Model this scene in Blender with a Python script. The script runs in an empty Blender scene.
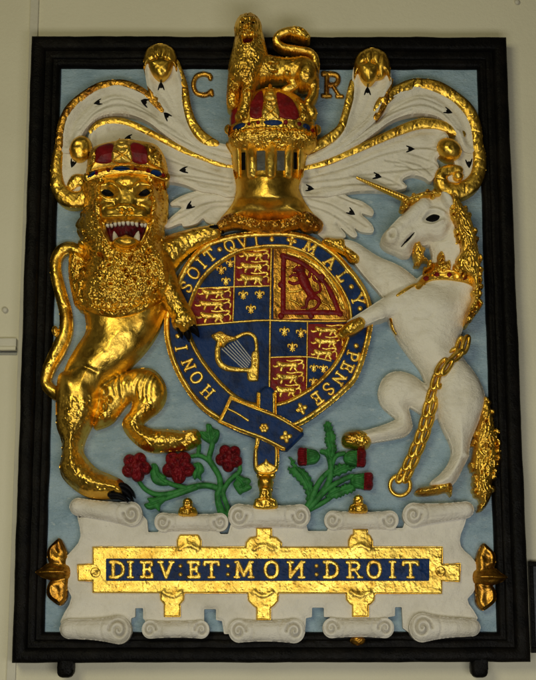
import bpy, math, random
import numpy as np
from mathutils import Vector
random.seed(7)
RNG = np.random.RandomState(11)
SC = bpy.context.scene
COL = SC.collection

# ------------------------------------------------------------------ camera
FPX, TH, D0, U, ZC = 1473.0, math.radians(11.9), 3.705, 0.002515, 2.1
CY, CZ = -D0*math.cos(TH), ZC - D0*math.sin(TH)
def P(px, py, h):
    """survey point (photo units) and relief height h (units of U) -> X, Y, Z on the wall"""
    px, py, h = np.asarray(px, float), np.asarray(py, float), np.asarray(h, float)
    dx, dy = (px-268.0)/FPX, -(py-340.0)/FPX
    ry = math.cos(TH) - dy*math.sin(TH); rz = math.sin(TH) + dy*math.cos(TH)
    t = (-h*U - CY)/ry
    return t*dx, -h*U, CZ + t*rz

cam = bpy.data.cameras.new('camera'); camo = bpy.data.objects.new('camera', cam); COL.objects.link(camo)
camo.location = (0, CY, CZ); camo.rotation_euler = (math.pi/2 + TH, 0, 0)
cam.sensor_fit = 'VERTICAL'; cam.sensor_height = 24.0; cam.lens = 24.0*FPX/680.0
cam.clip_start = 0.05; cam.clip_end = 200
SC.camera = camo

# ------------------------------------------------------------------ materials
def mat(name, base, rough=0.6, metal=0.0, alt=None, alt_scale=12.0, alt_pos=(0.45, 0.62), bump=0.0, bump_scale=60.0,
        bump2=0.0, bump2_scale=300.0, rough_var=0.0, stretch=None, spec=0.5, coat=0.0, alt2=None, alt2_scale=140.0, alt2_pos=(0.6, 0.72), hollow_tint=None, hollow_pos=(0.40, 0.495)):
    m = bpy.data.materials.new(name); m.use_nodes = True
    nt = m.node_tree; N = nt.nodes; L = nt.links
    b = N['Principled BSDF']
    b.inputs['Base Color'].default_value = (*base, 1); b.inputs['Roughness'].default_value = rough
    b.inputs['Metallic'].default_value = metal; b.inputs['Specular IOR Level'].default_value = spec
    b.inputs['Coat Weight'].default_value = coat; b.inputs['Coat Roughness'].default_value = 0.25
    geo = N.new('ShaderNodeNewGeometry'); vec = geo.outputs['Position']
    if stretch:
        mp = N.new('ShaderNodeMapping'); mp.inputs['Scale'].default_value = stretch
        L.new(vec, mp.inputs['Vector']); vec = mp.outputs['Vector']
    def noise(scale, detail=4.0, v=None):
        n = N.new('ShaderNodeTexNoise'); n.inputs['Scale'].default_value = scale; n.inputs['Detail'].default_value = detail
        n.inputs['Roughness'].default_value = 0.62; L.new(v or vec, n.inputs['Vector']); return n
    col = None
    def layer(c2, scale, pos, prev):
        n = noise(scale, 6.0); r = N.new('ShaderNodeMapRange'); r.inputs['From Min'].default_value = pos[0]; r.inputs['From Max'].default_value = pos[1]
        r.interpolation_type = 'SMOOTHSTEP'; L.new(n.outputs['Fac'], r.inputs['Value'])
        mx = N.new('ShaderNodeMix'); mx.data_type = 'RGBA'
        if prev is None: mx.inputs['A'].default_value = (*base, 1)
        else: L.new(prev, mx.inputs['A'])
        mx.inputs['B'].default_value = (*c2, 1); L.new(r.outputs['Result'], mx.inputs['Factor']); return mx.outputs['Result']
    if alt: col = layer(alt, alt_scale, alt_pos, col)
    if alt2: col = layer(alt2, alt2_scale, alt2_pos, col)
    if hollow_tint:   # darker brown mixed into the carved hollows, broken up by noise
        r = N.new('ShaderNodeMapRange'); r.inputs['From Min'].default_value = hollow_pos[0]; r.inputs['From Max'].default_value = hollow_pos[1]
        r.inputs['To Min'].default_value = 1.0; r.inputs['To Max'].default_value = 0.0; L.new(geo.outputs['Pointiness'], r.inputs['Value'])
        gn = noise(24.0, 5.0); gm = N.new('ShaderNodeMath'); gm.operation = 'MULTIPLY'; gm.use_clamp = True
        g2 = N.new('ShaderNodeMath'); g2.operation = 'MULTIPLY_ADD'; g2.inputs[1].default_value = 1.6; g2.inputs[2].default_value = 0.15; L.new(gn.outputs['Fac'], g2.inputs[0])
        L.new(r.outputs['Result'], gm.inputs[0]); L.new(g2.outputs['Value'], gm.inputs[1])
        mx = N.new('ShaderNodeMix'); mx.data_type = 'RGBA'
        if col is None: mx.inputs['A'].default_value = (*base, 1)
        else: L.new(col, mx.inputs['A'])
        mx.inputs['B'].default_value = (*hollow_tint, 1); L.new(gm.outputs['Value'], mx.inputs['Factor']); col = mx.outputs['Result']
    if col is not None: L.new(col, b.inputs['Base Color'])
    if rough_var:
        n = noise(35.0, 5.0); r = N.new('ShaderNodeMapRange'); r.inputs['From Min'].default_value = 0.3; r.inputs['From Max'].default_value = 0.7
        r.inputs['To Min'].default_value = max(0.05, rough-rough_var); r.inputs['To Max'].default_value = min(1, rough+rough_var)
        L.new(n.outputs['Fac'], r.inputs['Value']); L.new(r.outputs['Result'], b.inputs['Roughness'])
    nrm = None
    for k, s in ((bump, bump_scale), (bump2, bump2_scale)):
        if not k: continue
        n = noise(s, 3.0); bp = N.new('ShaderNodeBump'); bp.inputs['Strength'].default_value = 1.0; bp.inputs['Distance'].default_value = k
        L.new(n.outputs['Fac'], bp.inputs['Height'])
        if nrm: L.new(nrm, bp.inputs['Normal'])
        nrm = bp.outputs['Normal']
    if nrm: L.new(nrm, b.inputs['Normal'])
    return m

M = {}
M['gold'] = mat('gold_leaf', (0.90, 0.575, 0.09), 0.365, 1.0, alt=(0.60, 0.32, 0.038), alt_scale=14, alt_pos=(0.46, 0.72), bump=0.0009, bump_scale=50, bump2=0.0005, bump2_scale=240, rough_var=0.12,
               alt2=(0.33, 0.13, 0.02), alt2_scale=120, alt2_pos=(0.62, 0.76), hollow_tint=(0.16, 0.062, 0.010))
M['gold_curl'] = mat('gold_leaf_carved_hair', (0.88, 0.555, 0.082), 0.335, 1.0, alt=(0.50, 0.24, 0.028), alt_scale=30, alt_pos=(0.46, 0.7), bump=0.002, bump_scale=130, rough_var=0.10, hollow_tint=(0.15, 0.055, 0.010))
M['gold_flat'] = mat('gold_leaf_bright', (0.95, 0.66, 0.13), 0.42, 1.0, alt=(0.70, 0.39, 0.055), alt_scale=26, alt_pos=(0.44, 0.70), bump=0.0009, bump_scale=60, bump2=0.0006, bump2_scale=240, rough_var=0.12,
               alt2=(0.30, 0.13, 0.03), alt2_scale=90, alt2_pos=(0.66, 0.74))
M['gold_old'] = mat('gold_leaf_tarnished', (0.66, 0.35, 0.05), 0.40, 1.0, alt=(0.28, 0.11, 0.02), alt_scale=25, alt_pos=(0.42, 0.66), bump=0.003, bump_scale=60, rough_var=0.12, hollow_tint=(0.12, 0.045, 0.010))
M['bronze'] = mat('brown_gold_paint', (0.62, 0.32, 0.045), 0.38, 1.0, alt=(0.34, 0.14, 0.02), alt_scale=22, alt_pos=(0.42, 0.66), bump=0.002, bump_scale=60, rough_var=0.1, hollow_tint=(0.12, 0.045, 0.010))
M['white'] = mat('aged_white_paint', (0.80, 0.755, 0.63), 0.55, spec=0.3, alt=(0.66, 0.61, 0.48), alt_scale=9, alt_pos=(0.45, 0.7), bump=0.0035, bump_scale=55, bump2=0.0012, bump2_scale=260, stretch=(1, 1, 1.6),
               alt2=(0.42, 0.36, 0.26), alt2_scale=85, alt2_pos=(0.67, 0.80), hollow_tint=(0.24, 0.20, 0.13))
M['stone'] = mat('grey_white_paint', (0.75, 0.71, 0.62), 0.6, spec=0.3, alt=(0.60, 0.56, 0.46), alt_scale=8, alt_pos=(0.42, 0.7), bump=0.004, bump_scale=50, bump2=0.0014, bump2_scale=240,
               alt2=(0.38, 0.33, 0.25), alt2_scale=75, alt2_pos=(0.66, 0.82), hollow_tint=(0.20, 0.17, 0.11))
M['board'] = mat('pale_blue_paint', (0.315, 0.43, 0.51), 0.55, spec=0.25, alt=(0.22, 0.325, 0.40), alt_scale=9, alt_pos=(0.38, 0.66), bump=0.006, bump_scale=34, bump2=0.0026, bump2_scale=150, stretch=(1, 1, 1.9),
               alt2=(0.42, 0.515, 0.56), alt2_scale=48, alt2_pos=(0.55, 0.75))
M['black'] = mat('black_gloss_paint', (0.0035, 0.0032, 0.003), 0.38, spec=0.05, alt=(0.007, 0.006, 0.005), alt_scale=14, bump=0.003, bump_scale=30, bump2=0.0012, bump2_scale=220, rough_var=0.14,
               alt2=(0.024, 0.021, 0.017), alt2_scale=60, alt2_pos=(0.68, 0.80))
M['ink'] = mat('black_paint', (0.004, 0.004, 0.005), 0.45, spec=0.06, bump=0.001, bump_scale=200)
M['blue'] = mat('deep_blue_paint', (0.008, 0.032, 0.125), 0.45, spec=0.15, alt=(0.007, 0.018, 0.06), alt_scale=26, alt_pos=(0.42, 0.66), bump=0.002, bump_scale=90, rough_var=0.1)
M['red'] = mat('crimson_paint', (0.21, 0.008, 0.010), 0.42, spec=0.2, alt=(0.11, 0.006, 0.008), alt_scale=30, alt_pos=(0.42, 0.66), bump=0.002, bump_scale=110, rough_var=0.1)
M['rosered'] = mat('dark_red_paint', (0.19, 0.007, 0.012), 0.45, spec=0.2, alt=(0.08, 0.005, 0.008), alt_scale=60, alt_pos=(0.42, 0.66), bump=0.002, bump_scale=140)
M['green'] = mat('leaf_green_paint', (0.042, 0.225, 0.050), 0.5, spec=0.2, alt=(0.020, 0.115, 0.026), alt_scale=42, alt_pos=(0.40, 0.66), bump=0.002, bump_scale=110)
M['maw'] = mat('dark_red_mouth_paint', (0.085, 0.004, 0.007), 0.4, spec=0.15, alt=(0.03, 0.002, 0.003), alt_scale=60, bump=0.001, bump_scale=150)
M['tooth'] = mat('ivory_paint', (0.62, 0.58, 0.48), 0.45, bump=0.001, bump_scale=150)
M['grey'] = mat('grey_steel_paint', (0.10, 0.105, 0.10), 0.5, alt=(0.06, 0.06, 0.06), alt_scale=50, alt_pos=(0.4, 0.65), bump=0.002, bump_scale=120)
M['silver'] = mat('silver_string_paint', (0.55, 0.56, 0.55), 0.4, 0.4, bump=0.001, bump_scale=200)
M['wall'] = mat('cream_wall_paint', (0.74, 0.70, 0.53), 0.7, spec=0.2, alt=(0.68, 0.64, 0.48), alt_scale=1.6, alt_pos=(0.35, 0.7), bump=0.0012, bump_scale=120, bump2=0.0005, bump2_scale=500)
M['trim'] = mat('grey_trim_paint', (0.60, 0.57, 0.46), 0.5, alt=(0.54, 0.51, 0.42), alt_scale=8, bump=0.0008, bump_scale=120)
M['shade'] = mat('dark_navy_glossy_panel', (0.02, 0.024, 0.03), 0.3, bump=0.0005, bump_scale=30)
M['metal'] = mat('dull_steel', (0.25, 0.24, 0.21), 0.45, 0.9, bump=0.001, bump_scale=100)

# ------------------------------------------------------------------ object helpers
def thing(name, label, cat, loc=(0, 0, 0), group=None):
    o = bpy.data.objects.new(name, None); o.empty_display_size = 0.05; COL.objects.link(o)
    o.location = loc; o['label'] = label; o['category'] = cat
    if group: o['group'] = group
    return o
def base(px, py, h=0):
    x, y, z = P(px, py, h); return (float(x), float(y), float(z))
def origin(o):
    v = Vector((0, 0, 0))
    while o is not None: v += Vector(o.location); o = o.parent
    return v
def link(name, verts, faces, m, parent, smooth=True, sharp=math.radians(52), label=None):
    me = bpy.data.meshes.new(name)
    verts = np.asarray(verts, float)
    if parent is not None: verts = verts - np.array(origin(parent))
    if isinstance(faces, np.ndarray) and faces.ndim == 2:
        n = faces.shape[1]; nf = faces.shape[0]
        me.vertices.add(len(verts)); me.vertices.foreach_set('co', verts.astype(np.float32).ravel())
        me.loops.add(nf*n); me.loops.foreach_set('vertex_index', faces.astype(np.int32).ravel())
        me.polygons.add(nf); me.polygons.foreach_set('loop_start', np.arange(0, nf*n, n, dtype=np.int32))
        me.polygons.foreach_set('loop_total', np.full(nf, n, dtype=np.int32))
    else:
        me.from_pydata([tuple(v) for v in verts], [], [list(f) for f in faces])
    me.update(calc_edges=True); me.validate()
    if smooth:
        me.polygons.foreach_set('use_smooth', np.ones(len(me.polygons), dtype=bool))
        if sharp: me.set_sharp_from_angle(angle=sharp)
    me.materials.append(m)
    o = bpy.data.objects.new(name, me); COL.objects.link(o)
    if parent is not None: o.parent = parent
    if label: o['label'] = label
    return o

# ------------------------------------------------------------------ curves and fields
def spline(pts, closed=False, n=6):
    p = np.asarray([tuple(q) for q in pts], float); m = len(p)
    if m < 3 and not closed:
        t = np.linspace(0, 1, n+1)[:, None]; return p[0]*(1-t)+p[-1]*t
    out = []
    rng = range(m) if closed else range(m-1)
    for i in rng:
        if closed: a, b, c, d = p[(i-1) % m], p[i], p[(i+1) % m], p[(i+2) % m]
        else: a, b, c, d = p[max(i-1, 0)], p[i], p[i+1], p[min(i+2, m-1)]
        for k in range(n):
            t = k/n
            out.append(0.5*((2*b)+(-a+c)*t+(2*a-5*b+4*c-d)*t*t+(-a+3*b-3*c+d)*t**3))
    if not closed: out.append(p[-1])
    return np.array(out)
def segdist2(X, Y, a, b):
    ex, ey = b[0]-a[0], b[1]-a[1]; L = ex*ex+ey*ey+1e-12
    t = np.clip(((X-a[0])*ex+(Y-a[1])*ey)/L, 0, 1)
    dx, dy = X-a[0]-t*ex, Y-a[1]-t*ey
    return dx*dx+dy*dy, t
def polysd(X, Y, pts):
    d = np.full(X.shape, 1e9); ins = np.zeros(X.shape, bool)
    for i in range(len(pts)):
        a, b = pts[i], pts[(i+1) % len(pts)]
        q, _ = segdist2(X, Y, a, b); d = np.minimum(d, q)
        if a[1] != b[1]:
            c = (a[1] > Y) != (b[1] > Y)
            xi = (b[0]-a[0])*(Y-a[1])/(b[1]-a[1])+a[0]
            ins ^= c & (X < xi)
    d = np.sqrt(d); return np.where(ins, d, -d)
def vnoise(X, Y, scale, seed):
    r = np.random.RandomState(seed); G = r.rand(64, 64)*2-1
    x, y = X/scale+1000, Y/scale+1000
    i, j = np.floor(x).astype(int), np.floor(y).astype(int); f, g = x-i, y-j
    f, g = f*f*(3-2*f), g*g*(3-2*g)
    a, b, c, d = G[i % 64, j % 64], G[(i+1) % 64, j % 64], G[i % 64, (j+1) % 64], G[(i+1) % 64, (j+1) % 64]
    return (a*(1-f)+b*f)*(1-g)+(c*(1-f)+d*f)*g
def gblur(A, sig):
    k = int(max(1, round(sig*2.6))); w = np.exp(-0.5*(np.arange(-k, k+1)/sig)**2); w /= w.sum()
    for ax in (0, 1):
        pad = [(0, 0), (0, 0)]; pad[ax] = (k, k)
        B = np.pad(A, pad, mode='edge'); out = np.zeros_like(A); n = A.shape[ax]
        for i, wi in enumerate(w):
            out += wi*(B[i:i+n, :] if ax == 0 else B[:, i:i+n])
        A = out
    return A

class Relief:
    """a carved piece: height field over photo-plane coordinates, meshed with a snapped outline and side walls"""
    def __init__(s, x0, y0, x1, y1, step=0.6):
        s.x0, s.y0, s.st = x0, y0, step
        s.xs = np.arange(x0, x1+step, step); s.ys = np.arange(y0, y1+step, step)
        s.X, s.Y = np.meshgrid(s.xs, s.ys)
        s.SD = np.full(s.X.shape, -9.0); s.H = np.full(s.X.shape, -1e3); s.done = False
    def win(s, x0, y0, x1, y1, m=3.0):
        i0 = max(0, int((x0-m-s.x0)/s.st)); i1 = min(len(s.xs), int((x1+m-s.x0)/s.st)+2)
        j0 = max(0, int((y0-m-s.y0)/s.st)); j1 = min(len(s.ys), int((y1+m-s.y0)/s.st)+2)
        return (slice(j0, max(j1, j0)), slice(i0, max(i1, i0)))
    def comb(s, w, sd, h, k):
        H = s.H[w]; ins = sd > 0
        if k:
            d = np.abs(H-h); mx = np.maximum(H, h) + np.where(H > -500, np.maximum(k-d, 0)**2/(4*k), 0)
        else: mx = np.maximum(H, h)
        s.H[w] = np.where(ins, mx, H); s.SD[w] = np.maximum(s.SD[w], sd)
        return s
    def poly(s, pts, z, H, R, k=0, spl=True, n=5):
        p = spline(pts, True, n) if spl else np.asarray(pts, float)
        w = s.win(p[:, 0].min(), p[:, 1].min(), p[:, 0].max(), p[:, 1].max())
        sd = polysd(s.X[w], s.Y[w], p); t = np.clip(sd/R, 0, 1)
        return s.comb(w, sd, z+H*np.sqrt(np.clip(1-(1-t)**2, 0, 1)), k)
    def limb(s, pts, z, kz=1.0, k=0, n=6):
        q = [tuple(a)+((z,) if len(a) == 3 else ()) for a in pts]
        p = spline(q, False, n); r = np.maximum(p[:, 2].max(), 0.1)
        w = s.win(p[:, 0].min()-r, p[:, 1].min()-r, p[:, 0].max()+r, p[:, 1].max()+r)
        X, Y = s.X[w], s.Y[w]
        if X.size == 0: return s
        SD = np.full(X.shape, -9.0); HH = np.full(X.shape, -1e3)
        for a, b in zip(p[:-1], p[1:]):
            d2, t = segdist2(X, Y, a, b); rr = np.maximum(a[2]*(1-t)+b[2]*t, 0.05); zz = a[3]*(1-t)+b[3]*t
            d = np.sqrt(d2); sd = rr-d
            h = np.where(sd > 0, zz+kz*np.sqrt(np.maximum(rr*rr-d2, 0)), -1e3)
            HH = np.maximum(HH, h); SD = np.maximum(SD, sd)
        return s.comb(w, SD, HH, k)
    def ell(s, cx, cy, rx, ry, z, H, rot=0, k=0, p=2.0):
        r = max(rx, ry); w = s.win(cx-r, cy-r, cx+r, cy+r); X, Y = s.X[w]-cx, s.Y[w]-cy
        if X.size == 0: return s
        c, q = math.cos(rot), math.sin(rot); u = np.sqrt(((X*c+Y*q)/rx)**2+((-X*q+Y*c)/ry)**2)
        return s.comb(w, (1-u)*min(rx, ry), z+H*np.sqrt(np.maximum(1-u**p, 0)), k)
    def ridge(s, pts, r, amp, n=6, spl=True):
        p = spline(pts, False, n) if spl else np.asarray(pts, float)
        w = s.win(p[:, 0].min(), p[:, 1].min(), p[:, 0].max(), p[:, 1].max(), 3*r); X, Y = s.X[w], s.Y[w]
        if X.size == 0: return s
        d = np.full(X.shape, 1e9)
        for a, b in zip(p[:-1], p[1:]): d = np.minimum(d, segdist2(X, Y, a, b)[0])
        s.H[w] += amp*np.exp(-d/(r*r)); return s
    def dent(s, cx, cy, rx, ry, amp, rot=0):
        r = 3*max(rx, ry); w = s.win(cx-r, cy-r, cx+r, cy+r); X, Y = s.X[w]-cx, s.Y[w]-cy
        c, q = math.cos(rot), math.sin(rot)
        s.H[w] += amp*np.exp(-((X*c+Y*q)/rx)**2-((-X*q+Y*c)/ry)**2); return s
    def cut(s, pts, depth, R, spl=True):
        p = spline(pts, True, 5) if spl else np.asarray(pts, float)
        w = s.win(p[:, 0].min(), p[:, 1].min(), p[:, 0].max(), p[:, 1].max())
        t = np.clip(polysd(s.X[w], s.Y[w], p)/R, 0, 1); s.H[w] -= depth*t*t*(3-2*t); return s
    def noise(s, amp, scale, seed=1, mask=None):
        n = vnoise(s.X, s.Y, scale, seed)+0.5*vnoise(s.X, s.Y, scale*0.47, seed+3)
        s.H += amp*n*np.clip(s.SD/2.0, 0, 1)*(1 if mask is None else mask); return s
    def locks(s, n, L, r, amp, ang, seed=1, mask=None, spread=0.6, curl=0.8, edge=1.2):
        rn = np.random.RandomState(seed); ok = s.SD > 0.3
        if mask is not None: ok &= mask
        idx = np.argwhere(ok)
        if len(idx) == 0: return s
        D = np.zeros(s.X.shape)
        for _ in range(n):
            j, i = idx[rn.randint(len(idx))]; x, y = s.xs[i], s.ys[j]
            a = (ang(x, y) if callable(ang) else ang)+rn.randn()*spread; c = rn.choice((-1, 1))*curl*(0.5+rn.rand())
            ll = L*(0.6+0.8*rn.rand()); pts = []; st = ll/4; px, py = x, y
            for q in range(5):
                pts.append((px, py, r*(0.65+0.5*math.sin(math.pi*(q+0.6)/5.2)))); px += st*math.cos(a); py += st*math.sin(a); a += c*0.5
            xs_ = [q[0] for q in pts]; ys_ = [q[1] for q in pts]
            w = s.win(min(xs_)-r, min(ys_)-r, max(xs_)+r, max(ys_)+r); X, Y = s.X[w], s.Y[w]
            if X.size == 0: continue
            b = np.zeros(X.shape)
            for A, B in zip(pts[:-1], pts[1:]):
                d2, t = segdist2(X, Y, A, B); rr = A[2]*(1-t)+B[2]*t
                b = np.maximum(b, np.sqrt(np.maximum(1-d2/(rr*rr), 0)))
            off = rn.rand()*0.45
            D[w] = np.where(b > 0, np.maximum(D[w]*0.86, b*(1-off)+off), D[w])
        s.H += amp*D*np.clip(s.SD/edge, 0.15, 1); return s
    def blur(s, sig, mask=None):
        k = (s.SD > 0).astype(float); g = sig/s.st
        B = gblur(np.where(k > 0, s.H, 0), g)/np.maximum(gblur(k, g), 1e-4)
        m = k if mask is None else k*mask
        s.H = np.where(k > 0, s.H*(1-m)+B*m, s.H); return s
    def finish(s, sig=9.0):
        if s.done: return s
        k = (s.SD > 0).astype(float); f = 4; big = np.where(k > 0, s.H, 0)
        pj, pi = (-big.shape[0]) % f, (-big.shape[1]) % f
        dn = lambda A: np.pad(A, ((0, pj), (0, pi))).reshape((A.shape[0]+pj)//f, f, (A.shape[1]+pi)//f, f).mean((1, 3))
        g = sig/(s.st*f); a, b = gblur(dn(big), g), gblur(dn(k), g)
        a2, b2 = gblur(dn(big), g*4), gblur(dn(k), g*4)
        m = (a+1e-3*a2+1e-7*big[k > 0].mean())/(b+1e-3*b2+1e-7)
        yi = np.clip((np.arange(big.shape[0])+0.5)/f-0.5, 0, m.shape[0]-1.001); xi = np.clip((np.arange(big.shape[1])+0.5)/f-0.5, 0, m.shape[1]-1.001)
        y0, x0 = yi.astype(int), xi.astype(int); fy, fx = (yi-y0)[:, None], (xi-x0)[None, :]
        y1, x1 = np.minimum(y0+1, m.shape[0]-1), np.minimum(x0+1, m.shape[1]-1)
        s.Hm = (m[y0][:, x0]*(1-fx)+m[y0][:, x1]*fx)*(1-fy)+(m[y1][:, x0]*(1-fx)+m[y1][:, x1]*fx)*fy
        s.Hf = np.where(k > 0, s.H, s.Hm); s.done = True; return s
    def sample(s, X, Y):
        s.finish()
        xi = np.clip((np.asarray(X, float)-s.x0)/s.st, 0, len(s.xs)-1.001); yi = np.clip((np.asarray(Y, float)-s.y0)/s.st, 0, len(s.ys)-1.001)
        x0, y0 = xi.astype(int), yi.astype(int); fx, fy = xi-x0, yi-y0
        x1, y1 = np.minimum(x0+1, len(s.xs)-1), np.minimum(y0+1, len(s.ys)-1)
        def bi(A): return (A[y0, x0]*(1-fx)+A[y0, x1]*fx)*(1-fy)+(A[y1, x0]*(1-fx)+A[y1, x1]*fx)*fy
        return bi(s.Hf), bi(s.Hm)
    def build(s, name, m, parent, floor=-0.5, on=None, sink=1.2, label=None, href=None):
        """on: another Relief this piece lies on (its height is then relative to that surface)"""
        if on is not None:
            hb, hm = on.sample(s.X, s.Y); k = s.SD > -900
            Hs = np.where(s.H > -500, s.H, 0)+hb; Hm = hm
        else:
            s.finish(); Hs = np.where(s.H > -500, s.H, 0); Hm = s.Hm if href is None else np.full(s.X.shape, float(href))
        # outline height for verts just outside
        good = s.H > -500
        e = s.st; keep = s.SD > -0.55*e
        q = keep[:-1, :-1] & keep[1:, :-1] & keep[:-1, 1:] & keep[1:, 1:]
        J, I = np.nonzero(q)
        if len(J) == 0: return None
        W = s.X.shape[1]; vid = lambda j, i: j*W+i
        F = np.stack([vid(J, I), vid(J+1, I), vid(J+1, I+1), vid(J, I+1)], 1)   # facing the room (-Y)
        E = np.concatenate([F[:, [0, 1]], F[:, [1, 2]], F[:, [2, 3]], F[:, [3, 0]]])
        key = np.sort(E, 1); kk = key[:, 0].astype(np.int64)*(s.X.size)+key[:, 1]
        _, inv, cnt = np.unique(kk, return_inverse=True, return_counts=True)
        BE = E[cnt[inv] == 1]
        bv = np.unique(BE)
        X, Y = s.X.ravel().copy(), s.Y.ravel().copy(); SDf = s.SD
        gy, gx = np.gradient(SDf, e); gx, gy = gx.ravel(), gy.ravel(); sdv = SDf.ravel()
        g2 = np.maximum(gx*gx+gy*gy, 0.25)
        mv = np.clip(-sdv[bv]/g2[bv], -1.0*e, 1.0*e)
        X[bv] += mv*gx[bv]; Y[bv] += mv*gy[bv]
        Hf = Hs.ravel().copy()
        bad = ~good.ravel() & keep.ravel()
        if bad.any():
            if on is None: gm = good.astype(float); hh = gblur(np.where(good, s.H, 0), 1.0)/np.maximum(gblur(gm, 1.0), 1e-4); Hf[bad] = hh.ravel()[bad]
            # (a draped piece keeps the surface height itself there)
        # even out the outline so that it runs cleanly
        e0, e1 = BE[:, 0], BE[:, 1]
        for _ in range(3):
            ax_, ay_, ah_, ac_ = np.zeros(X.size), np.zeros(X.size), np.zeros(X.size), np.zeros(X.size)
            for p_, q_ in ((e0, e1), (e1, e0)):
                np.add.at(ax_, p_, X[q_]); np.add.at(ay_, p_, Y[q_]); np.add.at(ah_, p_, Hf[q_]); np.add.at(ac_, p_, 1)
            ok_ = bv[ac_[bv] == 2]
            X[ok_] = .5*X[ok_]+.25*ax_[ok_]; Y[ok_] = .5*Y[ok_]+.25*ay_[ok_]; Hf[ok_] = .5*Hf[ok_]+.25*ah_[ok_]
        used = np.unique(F); remap = -np.ones(s.X.size, int); remap[used] = np.arange(len(used))
        vx, vy, vz = P(X[used], Y[used], Hm.ravel()[used]); V = np.stack([vx, -Hf[used]*U, vz], 1)
        Fm = remap[F]
        # side walls
        b0 = remap[bv]; low = V[b0].copy()
        if on is not None: low[:, 1] = -(on.sample(X[bv], Y[bv])[0]-sink)*U
        else: low[:, 1] = -floor*U
        lm = -np.ones(s.X.size, int); lm[bv] = len(V)+np.arange(len(bv))
        S = np.stack([remap[BE[:, 1]], remap[BE[:, 0]], lm[BE[:, 0]], lm[BE[:, 1]]], 1)
        V = np.concatenate([V, low]); Fm = np.concatenate([Fm, S])
        return link(name, V, Fm, m, parent, label=label)

def tube(name, pts, m, parent, segs=8, closed=False, label=None):
    """round bar through world points (x, y, z, r)"""
    p = np.asarray(pts, float); n = len(p); V = []; F = []
    for i in range(n):
        a = p[(i-1) % n] if closed or i > 0 else p[i]; b = p[(i+1) % n] if closed or i < n-1 else p[i]
        t = Vector(b[:3]-a[:3]).normalized(); up = Vector((0, 1, 0))
        if abs(t.dot(up)) > 0.95: up = Vector((1, 0, 0))
        u = t.cross(up).normalized(); v = t.cross(u).normalized()
        for k in range(segs):
            q = 2*math.pi*k/segs; V.append(Vector(p[i, :3])+(u*math.cos(q)+v*math.sin(q))*p[i, 3])
    for i in range(n if closed else n-1):
        j = (i+1) % n
        for k in range(segs):
            l = (k+1) % segs; F.append((i*segs+k, i*segs+l, j*segs+l, j*segs+k))
    if not closed: F.append(tuple(range(segs))); F.append(tuple((n-1)*segs+k for k in reversed(range(segs))))
    return link(name, np.array([tuple(v) for v in V]), F, m, parent, label=label)
def box(name, x0, x1, y0, y1, z0, z1, m, parent, bev=0.003, label=None):
    import bmesh
    bm = bmesh.new(); bmesh.ops.create_cube(bm, size=1.0)
    o0 = origin(parent) if parent is not None else Vector((0, 0, 0))
    for v in bm.verts: v.co = Vector(((x0+x1)/2+v.co.x*(x1-x0), (y0+y1)/2+v.co.y*(y1-y0), (z0+z1)/2+v.co.z*(z1-z0)))-o0
    if bev: bmesh.ops.bevel(bm, geom=bm.edges[:], offset=bev, segments=2, profile=0.7, affect='EDGES')
    bmesh.ops.recalc_face_normals(bm, faces=bm.faces[:])
    me = bpy.data.meshes.new(name); bm.to_mesh(me); bm.free(); me.materials.append(m)
    o = bpy.data.objects.new(name, me); COL.objects.link(o); o.parent = parent
    if label: o['label'] = label
    return o

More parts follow.
